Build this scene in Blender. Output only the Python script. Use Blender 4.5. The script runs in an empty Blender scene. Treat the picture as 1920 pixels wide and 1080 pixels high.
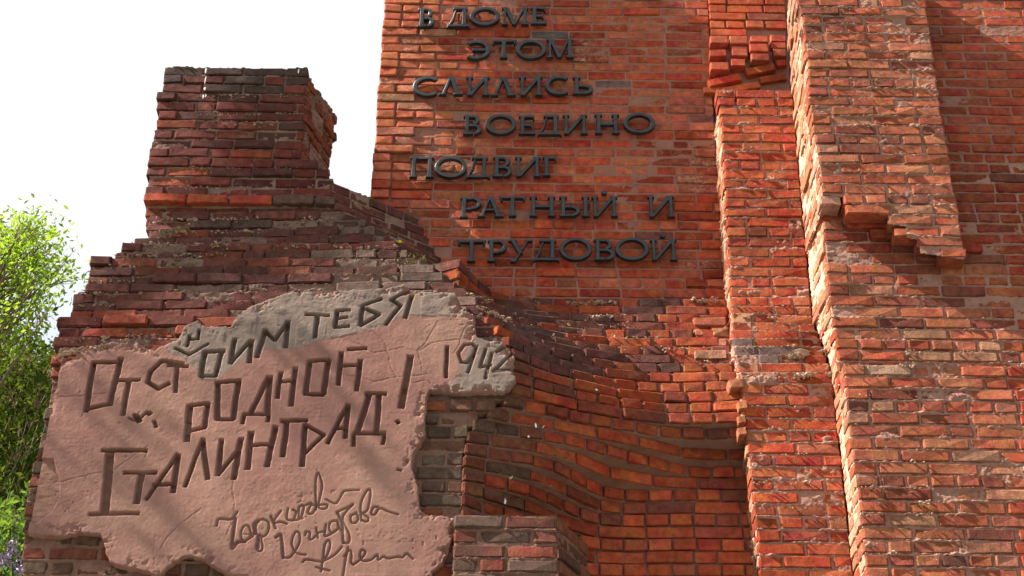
import bpy, math, random
import numpy as np
from mathutils import Matrix, Vector

# ------------------------------------------------------------------ camera, sky, sun, exposure
SC = bpy.context.scene
COL = SC.collection
PITCH = math.radians(33.5)
ROLL = 0.01145
F = 3000.0            # focal length in photo pixels (photo is 1920 wide)
D = 8.25              # distance of the inscription wall
CAM = np.array([0.0, 0.0, 1.6])
ALB = .74
cp, sp = math.cos(PITCH), math.sin(PITCH)
R0 = np.array([1.0, 0, 0]); U0 = np.array([0, -sp, cp]); FW = np.array([0, cp, sp])
cr, sr = math.cos(ROLL), math.sin(ROLL)
RV = R0 * cr + U0 * sr
UV = U0 * cr - R0 * sr

cam_d = bpy.data.cameras.new('camera')
cam = bpy.data.objects.new('camera', cam_d)
COL.objects.link(cam)
cam_d.sensor_width = 36.0
cam_d.lens = 36.0 * F / 1920.0
cam_d.clip_start = 0.1
cam_d.clip_end = 3000
M = Matrix(((RV[0], UV[0], -FW[0], CAM[0]), (RV[1], UV[1], -FW[1], CAM[1]), (RV[2], UV[2], -FW[2], CAM[2]), (0, 0, 0, 1)))
cam.matrix_world = M
SC.camera = cam

LDIR = Vector((1.0, 0.20, -0.98)).normalized()      # direction the sunlight travels
w = bpy.data.worlds.new('World')
SC.world = w
w.use_nodes = True
nt = w.node_tree
nt.nodes.clear()
sky = nt.nodes.new('ShaderNodeTexSky')
sky.sky_type = 'NISHITA'
sky.sun_disc = False
sky.sun_elevation = math.asin(-LDIR.z)
sky.sun_rotation = math.atan2(-LDIR.x, -LDIR.y)
sky.air_density = 1.0
sky.dust_density = 2.5
sky.ozone_density = 1.0
bg = nt.nodes.new('ShaderNodeBackground')
bg.inputs['Strength'].default_value = 0.08
wo = nt.nodes.new('ShaderNodeOutputWorld')
# thin bright cloud over the blue, thicker high up
tcw = nt.nodes.new('ShaderNodeTexCoord'); sx = nt.nodes.new('ShaderNodeSeparateXYZ'); nt.links.new(tcw.outputs['Generated'], sx.inputs[0])
mr = nt.nodes.new('ShaderNodeMapRange'); mr.inputs['From Min'].default_value = .46; mr.inputs['From Max'].default_value = .58; nt.links.new(sx.outputs['Z'], mr.inputs['Value'])
mr.inputs['To Min'].default_value = .35; mr.inputs['To Max'].default_value = 1.1
cn = nt.nodes.new('ShaderNodeTexNoise'); cn.inputs['Scale'].default_value = 5.0; cn.inputs['Detail'].default_value = 6; nt.links.new(tcw.outputs['Generated'], cn.inputs['Vector'])
mc = nt.nodes.new('ShaderNodeMapRange'); mc.inputs['From Min'].default_value = .35; mc.inputs['From Max'].default_value = .65; mc.inputs['To Min'].default_value = -.15; mc.inputs['To Max'].default_value = .2
nt.links.new(cn.outputs['Fac'], mc.inputs['Value'])
ad = nt.nodes.new('ShaderNodeMath'); ad.operation = 'ADD'; ad.use_clamp = True; nt.links.new(mr.outputs[0], ad.inputs[0]); nt.links.new(mc.outputs[0], ad.inputs[1])
wm = nt.nodes.new('ShaderNodeMix'); wm.data_type = 'RGBA'; nt.links.new(ad.outputs[0], wm.inputs[0]); nt.links.new(sky.outputs[0], wm.inputs[6]); wm.inputs[7].default_value = (3.9, 3.95, 4.0, 1)
nt.links.new(wm.outputs[2], bg.inputs[0])
nt.links.new(bg.outputs[0], wo.inputs[0])

sun_d = bpy.data.lights.new('sun', 'SUN')
sun_d.energy = 5.0
sun_d.angle = math.radians(0.5)
sun_d.color = (1.0, 0.91, 0.78)
sun = bpy.data.objects.new('sun', sun_d)
COL.objects.link(sun)
sun.rotation_euler = LDIR.to_track_quat('-Z', 'Y').to_euler()
sun.location = (-20, -5, 30)

SC.view_settings.view_transform = 'Standard'
SC.view_settings.look = 'None'
SC.view_settings.gamma = 1
SC.view_settings.use_curve_mapping = False
SC.view_settings.exposure = 1.82
SC.render.engine = 'CYCLES'
SC.cycles.max_bounces = 8
SC.cycles.diffuse_bounces = 5

# ------------------------------------------------------------------ pixel <-> place
def ray(px, py):
    return FW + ((px - 960) / F) * RV - ((py - 540) / F) * UV

def W(px, py, t):
    """where the line of sight through a photo pixel meets the wall plane standing t in front of the inscription wall"""
    d = ray(px, py)
    k = (D - t) / d[1]
    return CAM + d * k

def on_x(px, py, X):
    d = ray(px, py)
    return CAM + d * (X / d[0])

def proj(x, y, z):
    """world -> photo pixel (arrays allowed)"""
    vx, vy, vz = x - CAM[0], y - CAM[1], z - CAM[2]
    f = vx * FW[0] + vy * FW[1] + vz * FW[2]
    r = vx * RV[0] + vy * RV[1] + vz * RV[2]
    u = vx * UV[0] + vy * UV[1] + vz * UV[2]
    return 960 + F * r / f, 540 - F * u / f

# ------------------------------------------------------------------ noise on arrays
def vnoise(x, y, seed):
    xi = np.floor(x).astype(np.int64); yi = np.floor(y).astype(np.int64)
    fx = x - xi; fy = y - yi
    fx = fx * fx * (3 - 2 * fx); fy = fy * fy * (3 - 2 * fy)
    def h(a, b):
        n = (a * 374761393 + b * 668265263 + seed * 974634777) & 0x7fffffff
        n = ((n ^ (n >> 13)) * 1274126177) & 0x7fffffff
        n = (n ^ (n >> 16)) & 0xffff
        return n / 65535.0
    return ((h(xi, yi) * (1 - fx) + h(xi + 1, yi) * fx) * (1 - fy) + (h(xi, yi + 1) * (1 - fx) + h(xi + 1, yi + 1) * fx) * fy) * 2 - 1

def fbm(x, y, seed, octs=4, gain=0.5):
    a = 1.0; s = 0; tot = 0
    for i in range(octs):
        s = s + a * vnoise(x * 2 ** i + 17.3 * i, y * 2 ** i - 9.1 * i, seed + i)
        tot += a; a *= gain
    return s / tot

# ------------------------------------------------------------------ materials
def new_mat(name):
    m = bpy.data.materials.new(name); m.use_nodes = True
    n = m.node_tree; n.nodes.clear()
    out = n.nodes.new('ShaderNodeOutputMaterial')
    b = n.nodes.new('ShaderNodeBsdfPrincipled')
    n.links.new(b.outputs[0], out.inputs[0])
    b.inputs['Roughness'].default_value = 0.92
    b.inputs['Specular IOR Level'].default_value = 0.12
    return m, n, b

def nd(n, typ, **kw):
    x = n.nodes.new(typ)
    for k, v in kw.items():
        if k in x.inputs: x.inputs[k].default_value = v
        else: setattr(x, k, v)
    return x

def noise(n, vec, scale, detail=4, rough=0.6):
    x = nd(n, 'ShaderNodeTexNoise'); x.inputs['Scale'].default_value = scale
    x.inputs['Detail'].default_value = detail; x.inputs['Roughness'].default_value = rough
    n.links.new(vec, x.inputs['Vector'])
    return x.outputs['Fac']

def ramp(n, fac, a, b, va=0.0, vb=1.0):
    x = nd(n, 'ShaderNodeMapRange'); x.inputs['From Min'].default_value = a; x.inputs['From Max'].default_value = b
    x.inputs['To Min'].default_value = va; x.inputs['To Max'].default_value = vb
    n.links.new(fac, x.inputs['Value'])
    return x.outputs[0]

def mix(n, fac, a, b, mode='MIX'):
    x = nd(n, 'ShaderNodeMix', data_type='RGBA', blend_type=mode)
    for i, v in ((0, fac), (6, a), (7, b)):
        if hasattr(v, 'is_output'): n.links.new(v, x.inputs[i])
        elif isinstance(v, (int, float)): x.inputs[i].default_value = v
        else: x.inputs[i].default_value = (*v, 1)
    return x.outputs[2]

def math_(n, op, a, b=0.0):
    x = nd(n, 'ShaderNodeMath', operation=op)
    for i, v in ((0, a), (1, b)):
        if hasattr(v, 'is_output'): n.links.new(v, x.inputs[i])
        else: x.inputs[i].default_value = v
    return x.outputs[0]

def brick_mat(name, bump, smear, smear_col, soot, dist=.008):
    m, n, b = new_mat(name)
    oi = nd(n, 'ShaderNodeObjectInfo')
    tc = nd(n, 'ShaderNodeTexCoord')
    geo = nd(n, 'ShaderNodeNewGeometry')
    off = nd(n, 'ShaderNodeVectorMath', operation='ADD')
    sc = nd(n, 'ShaderNodeVectorMath', operation='SCALE'); sc.inputs[3].default_value = 37.0
    cmb = nd(n, 'ShaderNodeCombineXYZ')
    for i in range(3): n.links.new(oi.outputs['Random'], cmb.inputs[i])
    n.links.new(cmb.outputs[0], sc.inputs[0])
    n.links.new(tc.outputs['Object'], off.inputs[0]); n.links.new(sc.outputs[0], off.inputs[1])
    o = off.outputs[0]; pos = geo.outputs['Position']
    v1 = math_(n, 'MULTIPLY', ramp(n, noise(n, o, 22, 5, .65), .3, .72, .6, 1.38), ramp(n, noise(n, pos, 1.6, 4, .6), .35, .65, .82, 1.15))
    hs = nd(n, 'ShaderNodeHueSaturation'); n.links.new(oi.outputs['Color'], hs.inputs['Color']); n.links.new(v1, hs.inputs['Value'])
    hue = ramp(n, noise(n, o, 9, 3), .3, .7, .485, .512); n.links.new(hue, hs.inputs['Hue'])
    c = hs.outputs[0]
    # dark flecks and soot
    fl = ramp(n, noise(n, o, 130, 3), .66, .74, 0, .55)
    c = mix(n, fl, c, (.045, .03, .028))
    st = math_(n, 'MULTIPLY', ramp(n, noise(n, pos, 2.3, 5, .7), .54, .68), soot)
    c = mix(n, st, c, (.085, .045, .032))
    # mortar smeared over the faces
    s1 = ramp(n, noise(n, pos, 5.5, 6, .72), .5, .66)
    s2 = ramp(n, noise(n, o, 45, 4, .7), .42, .62)
    sm = math_(n, 'MULTIPLY', math_(n, 'MULTIPLY', s1, s2), smear)
    c = mix(n, sm, c, smear_col)
    n.links.new(c, b.inputs['Base Color'])
    # relief: grain, wire cut streaks on some bricks, soft dents
    mp = nd(n, 'ShaderNodeMapping'); mp.inputs['Scale'].default_value = (110, 110, 6); n.links.new(o, mp.inputs['Vector'])
    streak = math_(n, 'MULTIPLY', noise(n, mp.outputs[0], 1.0, 2), ramp(n, oi.outputs['Random'], .55, .6, 0, 1.0))
    g = math_(n, 'ADD', math_(n, 'MULTIPLY', noise(n, o, 75, 8, .8), 1.7), math_(n, 'MULTIPLY', noise(n, o, 14, 3), 1.6))
    hgt = math_(n, 'ADD', g, math_(n, 'MULTIPLY', streak, .7))
    bp = nd(n, 'ShaderNodeBump'); bp.inputs['Strength'].default_value = bump; bp.inputs['Distance'].default_value = dist
    n.links.new(hgt, bp.inputs['Height']); n.links.new(bp.outputs[0], b.inputs['Normal'])
    return m

def mortar_mat(name, col, col2, bump=.6):
    m, n, b = new_mat(name)
    geo = nd(n, 'ShaderNodeNewGeometry'); pos = geo.outputs['Position']
    c = mix(n, ramp(n, noise(n, pos, 7, 6, .7), .35, .65), col, col2)
    c = mix(n, ramp(n, noise(n, pos, 90, 4, .7), .55, .75, 0, .6), c, tuple(.55 * v for v in col))
    c = mix(n, ramp(n, noise(n, pos, 160, 3, .7), .6, .75, 0, .5), c, tuple(min(1, 1.5 * v) for v in col2))
    n.links.new(c, b.inputs['Base Color'])
    bp = nd(n, 'ShaderNodeBump'); bp.inputs['Strength'].default_value = bump; bp.inputs['Distance'].default_value = .006
    n.links.new(noise(n, pos, 130, 6, .75), bp.inputs['Height']); n.links.new(bp.outputs[0], b.inputs['Normal'])
    return m

SM = (.30, .15, .11)
MB_SMOOTH = brick_mat('brick_smooth', .45, .45, SM, .08)
MB_ROUGH = brick_mat('brick_rough', 1.0, .45, (.34, .19, .14), .45, .012)
MB_PALE = brick_mat('brick_pale_worn', 1.0, 1.0, (.46, .27, .20), .1, .012)  # not wear: a paler copy that paints sunlight onto the inscription wall
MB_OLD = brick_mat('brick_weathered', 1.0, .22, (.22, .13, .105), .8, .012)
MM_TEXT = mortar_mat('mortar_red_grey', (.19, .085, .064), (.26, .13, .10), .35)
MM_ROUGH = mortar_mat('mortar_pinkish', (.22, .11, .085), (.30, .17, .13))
MM_PALE = mortar_mat('mortar_pale', (.44, .25, .18), (.54, .36, .27))  # mortar of the return faces, lightened to look sunlit
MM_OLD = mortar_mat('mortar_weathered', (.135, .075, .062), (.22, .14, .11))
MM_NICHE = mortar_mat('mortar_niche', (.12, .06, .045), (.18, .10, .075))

# ------------------------------------------------------------------ object helpers
def link(o, parent=None, at=None):
    COL.objects.link(o)
    if parent is not None:
        o.parent = parent
        if at is not None: o.location = Vector(at) - parent.location
    elif at is not None: o.location = at
    return o

def thing(name, label, cat, base, group=None):
    o = bpy.data.objects.new(name, None); COL.objects.link(o)
    o.location = base; o.empty_display_size = .2
    o['label'] = label; o['category'] = cat
    if group: o['group'] = group
    return o

def mesh_np(name, verts, faces, mat, smooth=True):
    """quads from arrays"""
    me = bpy.data.meshes.new(name)
    verts = np.ascontiguousarray(verts, dtype=np.float32); faces = np.ascontiguousarray(faces, dtype=np.int32)
    k = faces.shape[1]
    me.vertices.add(len(verts)); me.vertices.foreach_set('co', verts.ravel())
    me.loops.add(faces.size); me.loops.foreach_set('vertex_index', faces.ravel())
    me.polygons.add(len(faces)); me.polygons.foreach_set('loop_start', np.arange(0, faces.size, k, dtype=np.int32))
    me.polygons.foreach_set('loop_total', np.full(len(faces), k, dtype=np.int32))
    me.polygons.foreach_set('use_smooth', np.full(len(faces), smooth, dtype=bool))
    me.update(calc_edges=True)
    me.materials.append(mat)
    return me

def brick_mesh(L, H, seed, rough, chip=0.0, depth=.115):
    r = random.Random(seed)
    c = .0025 + .0025 * rough
    xs = [-L / 2, -L / 2 + c * 2.2, 0.0, L / 2 - c * 2.2, L / 2] if L > .2 else [-L / 2, -L / 2 + c * 2.2, L / 2 - c * 2.2, L / 2]
    if L > .2: xs[2] = r.uniform(-.05, .05)
    zs = [-H / 2, -H / 2 + c * 1.5, H / 2 - c * 1.5, H / 2]
    V = []; idx = {}
    tilt = r.uniform(-.004, .004) * (1 + rough); tz = r.uniform(-.002, .002) * (1 + rough)
    for i, x in enumerate(xs):
        for j, z in enumerate(zs):
            edge = (i in (0, len(xs) - 1)) or (j in (0, 3))
            y = (c * r.uniform(.7, 1.8) if edge else r.uniform(-.0012, .0012) * (1 + 2.2 * rough))
            y += tilt * x / L + tz * z / H
            xx = x + r.uniform(-1, 1) * c * .45; zz = z + r.uniform(-1, 1) * c * .4
            if edge and i in (0, len(xs) - 1) and j in (0, 3) and r.random() < .25 + .5 * chip:
                y += r.uniform(.004, .012) * (1 + 2 * chip); xx *= 1 - r.uniform(.01, .05) * (1 + chip); zz *= .9
            elif edge and r.random() < .5 * chip:
                y += r.uniform(.003, .016); zz *= r.uniform(.75, 1)
            idx[i, j] = len(V); V.append((xx, y, zz))
    Fq = []
    nx = len(xs)
    for i in range(nx - 1):
        for j in range(3):
            Fq.append((idx[i, j], idx[i + 1, j], idx[i + 1, j + 1], idx[i, j + 1]))
    per = [(i, 0) for i in range(nx)] + [(nx - 1, j) for j in (1, 2, 3)] + [(i, 3) for i in range(nx - 2, -1, -1)] + [(0, j) for j in (2, 1)]
    back = []
    for p in per:
        x, y, z = V[idx[p]]
        back.append(len(V)); V.append((xs[p[0]], depth, zs[p[1]]))
    n = len(per)
    for k in range(n):
        a, b_ = idx[per[k]], idx[per[(k + 1) % n]]
        Fq.append((b_, a, back[k], back[(k + 1) % n]))
    me = bpy.data.meshes.new('brick')
    me.from_pydata(V, [], Fq); me.update()
    return me

LIB = {}
def lib(kind, rough, mat):
    key = (kind, rough, mat.name)
    if key not in LIB:
        L = .25 if kind == 's' else .12
        rr = {'smooth': .15, 'rough': .8, 'broken': 1.0}[rough]
        ch = {'smooth': .05, 'rough': .35, 'broken': 1.0}[rough]
        ms = []
        for k in range(14):
            me = brick_mesh(L, .065, hash_(key) + k, rr, ch); me.materials.append(mat); ms.append(me)
        LIB[key] = ms
    return LIB[key]

def hash_(key):
    s = 0
    for ch in str(key): s = (s * 131 + ord(ch)) % 100003
    return s

MAXB = 300
THINGS_BRICKS = {}

def add_brick(parent, kind, rough, mat, p, ang, L, H, color, rnd, roll=0.0, tiltx=0.0):
    """p: middle of the brick's front face"""
    me = rnd.choice(lib(kind, rough, mat))
    o = bpy.data.objects.new('brick', me)
    o.color = (*color, 1)
    base = .25 if kind == 's' else .12
    fl = rnd.random() < .5
    o.scale = (L / base, 1, H / .065)
    o.rotation_euler = (tiltx + rnd.uniform(-.012, .012), roll + rnd.uniform(-.006, .006), ang + rnd.uniform(-.006, .006))
    o.location = Vector(p) - parent.location
    o.parent = parent
    THINGS_BRICKS.setdefault(parent.name, []).append(o)
    return o

def pal(rnd, items):
    x = rnd.random() * sum(i[0] for i in items)
    for wgt, c in items:
        x -= wgt
        if x <= 0: break
    k = rnd.uniform(.82, 1.18); g = rnd.uniform(.9, 1.1)
    return (min(1, c[0] * k * ALB), min(1, c[1] * k * g * ALB), min(1, c[2] * k * g * ALB))

PAL_TEXT = [(6, (.40, .075, .032)), (3, (.36, .062, .028)), (3, (.38, .095, .055)), (1.2, (.42, .12, .06)), (.6, (.30, .06, .035)), (.06, (.18, .06, .05))]
PAL_P1 = [(6, (.45, .082, .031)), (2, (.45, .11, .045)), (2, (.36, .065, .032)), (.3, (.28, .06, .04))]
PAL_R = [(5, (.45, .118, .056)), (3, (.48, .155, .08)), (2.5, (.33, .092, .056)), (1, (.45, .20, .12)), (1, (.24, .075, .05))]
PAL_W4 = [(5, (.37, .075, .035)), (3, (.31, .065, .036)), (.5, (.36, .10, .06)), (.4, (.22, .07, .05))]
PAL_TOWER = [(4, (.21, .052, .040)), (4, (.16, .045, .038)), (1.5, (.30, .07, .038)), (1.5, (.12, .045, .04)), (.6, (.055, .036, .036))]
PAL_RET = [(4, (.62, .29, .17)), (3, (.56, .21, .11)), (2, (.66, .38, .26)), (1.5, (.5, .16, .075))]  # return faces: sunlight painted in as paler brick colours
PAL_PIER = [(4, (.19, .065, .052)), (4, (.15, .057, .05)), (1, (.27, .08, .05)), (1.3, (.13, .07, .06))]
PAL_GREY = [(3, (.165, .10, .072)), (2, (.20, .09, .06)), (1, (.125, .078, .056)), (.9, (.34, .10, .05))]
PAL_NICHE = [(5, (.43, .090, .034)), (3, (.37, .075, .031)), (1.2, (.31, .075, .042)), (.3, (.24, .07, .045))]

def panel(parent, bounds, ytop, ybot, pitch, zoff, palette, mat, rough, mmat, seed, smooth=False, keep=None, keepm=None, colfn=None,
          header_every=5, roughfn=None, inset=.009, mrough=.004, jit=.002, ragL=.0, ragR=.0, caps=(True, True), ref=0, joint=.011, broken=0.0, shift=None,
          tilt=0.0, tooth=None, cap_depth=.25, cell=.0060, mlump=0.0, ridge=None, rollfn=None):
    if ridge is None: ridge = .003 if rough == 'smooth' else .013
    rnd = random.Random(seed)
    B = []
    for bd in bounds:
        pts = [W(*q) for q in bd]
        z = np.array([q[2] for q in pts]); x = np.array([q[0] for q in pts]); y = np.array([q[1] for q in pts])
        s = np.argsort(z); B.append((z[s], x[s], y[s]))
    # limits are given as pixels on the reference bound
    def zat(py):
        t_ = np.interp(py, [q[1] for q in bounds[ref]], [q[2] for q in bounds[ref]])
        x_ = np.interp(py, [q[1] for q in bounds[ref]], [q[0] for q in bounds[ref]])
        return W(x_, py, t_)[2]
    z1, z0 = zat(ytop), zat(ybot)
    k0 = int(math.floor((z0 - zoff) / pitch)); k1 = int(math.ceil((z1 - zoff) / pitch))
    def path(z):
        P = np.array([(np.interp(z, b[0], b[1]), np.interp(z, b[0], b[2])) for b in B])
        if smooth and len(P) > 2:
            Q = []
            E = np.vstack([2 * P[0] - P[1], P, 2 * P[-1] - P[-2]])
            for i in range(1, len(E) - 2):
                for u in np.linspace(0, 1, 8, endpoint=False):
                    a, b_, c_, d_ = E[i - 1], E[i], E[i + 1], E[i + 2]
                    Q.append(.5 * ((2 * b_) + (-a + c_) * u + (2 * a - 5 * b_ + 4 * c_ - d_) * u * u + (-a + 3 * b_ - 3 * c_ + d_) * u ** 3))
            Q.append(P[-1]); P = np.array(Q)
        return P
    def along(P):
        seg = np.hypot(*np.diff(P, axis=0).T); return np.concatenate([[0], np.cumsum(seg)])
    rows = {}
    for k in range(k0, k1):
        zc = zoff + (k + .5) * pitch
        P = path(zc)
        if shift: 
            d = shift(zc)
            P = P + np.array([0, d])
        S = along(P); Lt = S[-1]
        a0 = rnd.uniform(-1, 1) * ragL; a1 = rnd.uniform(-1, 1) * ragR
        rows[k] = (P, S, a0, a1)
        hdr = header_every and (k % header_every == 0)
        s = a0 - (0 if (k % 2 == 0) else 0)
        first = True; end = Lt + a1
        while s < end - .03:
            if hdr: kind = 'h'
            elif first and k % 2: kind = 'h'
            else: kind = 'h' if rnd.random() < .14 else 's'
            L = (.25 if kind == 's' else .12) * rnd.uniform(.96, 1.03)
            if first and hdr and k % 2: L *= .8
            first = False
            rest = end - s
            if rest < L + .045:
                L = rest if rest < .29 else rest / 2 - joint / 2
                kind = 's' if L > .17 else 'h'
            sc = s + L / 2
            pa = np.array([np.interp(sc - L * .45, S, P[:, 0]), np.interp(sc - L * .45, S, P[:, 1])])
            pb = np.array([np.interp(sc + L * .45, S, P[:, 0]), np.interp(sc + L * .45, S, P[:, 1])])
            if sc - L * .45 < 0: pa = P[0] + (P[1] - P[0]) / max(1e-6, S[1]) * (sc - L * .45)
            if sc + L * .45 > Lt: pb = P[-1] + (P[-1] - P[-2]) / max(1e-6, S[-1] - S[-2]) * (sc + L * .45 - Lt)
            tg = (pb - pa); tg = tg / np.hypot(*tg); nrm = np.array([tg[1], -tg[0]])
            if nrm @ nrm == 0: nrm = np.array([0, -1])
            ctr = (pa + pb) / 2
            px, py = proj(ctr[0], ctr[1], zc)
            ok = True
            if keep is not None: ok = bool(keep(px, py))
            if ok and -80 < px < 2290 and -90 < py < 1180:
                out = rnd.gauss(0, jit)
                rg = rough
                if rnd.random() < broken: rg = 'broken'; out -= rnd.uniform(0, .012)
                if tooth: out += tooth(px, py, rnd)
                p = ctr + nrm * out
                H = (pitch - joint) * rnd.uniform(.97, 1.03)
                mt_ = mat
                if roughfn:
                    q_ = roughfn(px, py, rnd)
                    if q_: rg, mt_ = q_
                colr = pal(rnd, palette)
                if colfn: colr = colfn(px, py, colr, rnd)
                rl = (rollfn(px, py) if rollfn else 0)
                add_brick(parent, kind, rg, mt_, (p[0], p[1], zc + rnd.uniform(-.0015, .0015)), math.atan2(tg[1], tg[0]), L, H, colr, rnd, roll=rnd.gauss(0, tilt) + rl)
            s += L + joint * rnd.uniform(.8, 1.3)
    # mortar: a sheet with its own relief that follows the courses, stepping with them
    nz = int((k1 - k0) * pitch / cell) + 1
    zs = np.linspace(zoff + k0 * pitch, zoff + k1 * pitch, nz)
    Lm = max(max(S[-1] for (_, S, _, _) in rows.values()), .05)
    ns = int(Lm / cell) + 2
    V = np.zeros((nz, ns + 2, 3))
    for i, z in enumerate(zs):
        k = min(k1 - 1, max(k0, int(math.floor((z - zoff) / pitch + 1e-6))))
        P, S, a0, a1 = rows[k]
        u = np.linspace(max(0, a0) + .006, S[-1] + min(0, a1) - .006, ns)
        x = np.interp(u, S, P[:, 0]); y = np.interp(u, S, P[:, 1])
        dx = np.gradient(x); dy = np.gradient(y); l = np.hypot(dx, dy) + 1e-9; nx_, ny_ = dy / l, -dx / l
        q = u + seed * 3.7
        h = -inset + mrough * 1.25 * fbm(q * 34, np.full_like(q, z * 44), seed, 4, .75) + .003 * vnoise(q * 3, np.full_like(q, z * 3), seed + 9)
        zr = (z - zoff) / pitch; dz_ = abs(zr - round(zr)) * pitch
        rn_ = fbm(q * 5, np.full_like(q, round(zr) * 7.7), seed + 21, 3, .6) + .35 * vnoise(q * 60, np.full_like(q, z * 80), seed + 22)
        h = h + ridge * np.clip(rn_ + .12, 0, 1) * 2.0 * math.exp(-(dz_ / .0065) ** 2)
        if mlump:
            lm = fbm(q * 7, np.full_like(q, z * 16), seed + 5, 3)
            h = h + mlump * np.clip(lm - .18, 0, 1) * 2.2 * (.55 + .9 * np.abs(vnoise(q * 55, np.full_like(q, z * 60), seed + 6)))
        V[i, 1:-1, 0] = x + nx_ * h; V[i, 1:-1, 1] = y + ny_ * h; V[i, :, 2] = z
        for e, j in ((0, 1), (-1, -2)):
            nxx, nyy = nx_[0 if e == 0 else -1], ny_[0 if e == 0 else -1]
            cd = cap_depth if caps[0 if e == 0 else 1] else .012
            V[i, e, 0] = V[i, j, 0] - nxx * cd; V[i, e, 1] = V[i, j, 1] - nyy * cd
    m_ = ns + 2
    I = np.arange(nz * m_).reshape(nz, m_)
    Fq = np.stack([I[:-1, :-1], I[:-1, 1:], I[1:, 1:], I[1:, :-1]], -1).reshape(-1, 4)
    VV = V.reshape(-1, 3)
    km = keepm or keep
    if km is not None:
        c = VV[Fq].mean(1); px, py = proj(c[:, 0], c[:, 1], c[:, 2])
        msk = np.array([bool(km(a, b_)) for a, b_ in zip(px, py)]) if not getattr(km, 'vec', False) else km(px, py)
        Fq = Fq[msk]
    me = mesh_np('mortar', VV - np.array(parent.location), Fq, mmat)
    o = bpy.data.objects.new('mortar', me); o.parent = parent; COL.objects.link(o)
    return rows

def finish_bricks():
    """the 300 bricks of a wall that show largest stay parts, any others become one joined part"""
    for nm, lst in THINGS_BRICKS.items():
        par = bpy.data.objects[nm]
        if len(lst) > MAXB:
            def size(o):
                wp = par.location + o.location
                d = (np.array(wp) - CAM); px, py = proj(*wp)
                inside = 0 if (0 < px < 1920 and 0 < py < 1080) else -100
                return inside + o.scale.x * (.25 if o.data.name and len(o.data.vertices) > 30 else .12) / float(d @ FW) ** 2 * 100
            lst.sort(key=size, reverse=True)
            rest = lst[MAXB:]; lst = lst[:MAXB]
            Vs = []; Fs = []; base = 0; cols = []; mats = rest[0].data.materials[0]
            for o in rest:
                mw = Matrix.LocRotScale(o.location, o.rotation_euler, o.scale)
                n = len(o.data.vertices); co = np.empty(n * 3, dtype=np.float32); o.data.vertices.foreach_get('co', co)
                co = co.reshape(-1, 3); A = np.array(mw); Vs.append(co @ A[:3, :3].T + A[:3, 3])
                q = np.empty(len(o.data.loops), dtype=np.int32); o.data.loops.foreach_get('vertex_index', q)
                Fs.append(q.reshape(-1, 4) + base); base += n
            me = mesh_np('brick', np.vstack(Vs), np.vstack(Fs), mats, False)
            o = bpy.data.objects.new('brick', me); o.color = rest[0].color; o['kind'] = 'stuff'; o.parent = par; COL.objects.link(o)
            for r in rest: bpy.data.objects.remove(r)
        for o in lst: COL.objects.link(o)

def vec(f):
    f.vec = True
    return f

def core(parent, x0, x1, y0, y1, z0, z1, mat):
    """solid masonry body behind the facing bricks"""
    V = [(x, y, z) for x in (x0, x1) for y in (y0, y1) for z in (z0, z1)]
    Fq = [(0, 1, 3, 2), (4, 6, 7, 5), (0, 4, 5, 1), (2, 3, 7, 6), (0, 2, 6, 4), (1, 5, 7, 3)]
    me = bpy.data.meshes.new('wall_core'); me.from_pydata([tuple(Vector(v) - parent.location) for v in V], [], Fq); me.update(); me.materials.append(mat)
    o = bpy.data.objects.new('wall_core', me); o.parent = parent; COL.objects.link(o)
    return o

def inpoly(px, py, poly):
    px = np.asarray(px, float); py = np.asarray(py, float)
    r = np.zeros(px.shape, bool); n = len(poly)
    for i in range(n):
        x1, y1 = poly[i]; x2, y2 = poly[(i + 1) % n]
        if y1 == y2: continue
        c = ((y1 > py) != (y2 > py)) & (px < (x2 - x1) * (py - y1) / (y2 - y1) + x1)
        r ^= c
    return r

def boxdist(x, y, ax, ay, bx, by, hw):
    dx, dy = bx - ax, by - ay; l = math.hypot(dx, dy) + 1e-9; dx /= l; dy /= l
    u = (x - ax) * dx + (y - ay) * dy; v = np.abs(-(x - ax) * dy + (y - ay) * dx)
    return np.maximum(v, np.maximum(-u, u - l) + hw * .45)

def segdist(x, y, ax, ay, bx, by):
    dx, dy = bx - ax, by - ay; l2 = dx * dx + dy * dy + 1e-12
    u = np.clip(((x - ax) * dx + (y - ay) * dy) / l2, 0, 1)
    return np.hypot(x - ax - u * dx, y - ay - u * dy)

# ================================================================== the ground
def big_plane(name, size, z, mat, x=0, y=0):
    me = bpy.data.meshes.new(name); s = size
    me.from_pydata([(x - s, y - s, z), (x + s, y - s, z), (x + s, y + s, z), (x - s, y + s, z)], [], [(0, 1, 2, 3)]); me.update(); me.materials.append(mat)
    o = bpy.data.objects.new(name, me); o['kind'] = 'structure'; COL.objects.link(o); return o
mg, n, b = new_mat('lawn_green')
geo = nd(n, 'ShaderNodeNewGeometry')
n.links.new(mix(n, noise(n, geo.outputs['Position'], 3, 6), (.05, .08, .02), (.09, .12, .035)), b.inputs['Base Color'])
mp_, n, b = new_mat('paving_granite')
geo = nd(n, 'ShaderNodeNewGeometry')
n.links.new(mix(n, noise(n, geo.outputs['Position'], 8, 6), (.16, .15, .14), (.24, .22, .20)), b.inputs['Base Color'])
big_plane('ground', 1500, -0.004, mg)
big_plane('pavement', 12, 0.0, mp_, 0, -1)

Z0 = 0.0
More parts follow.
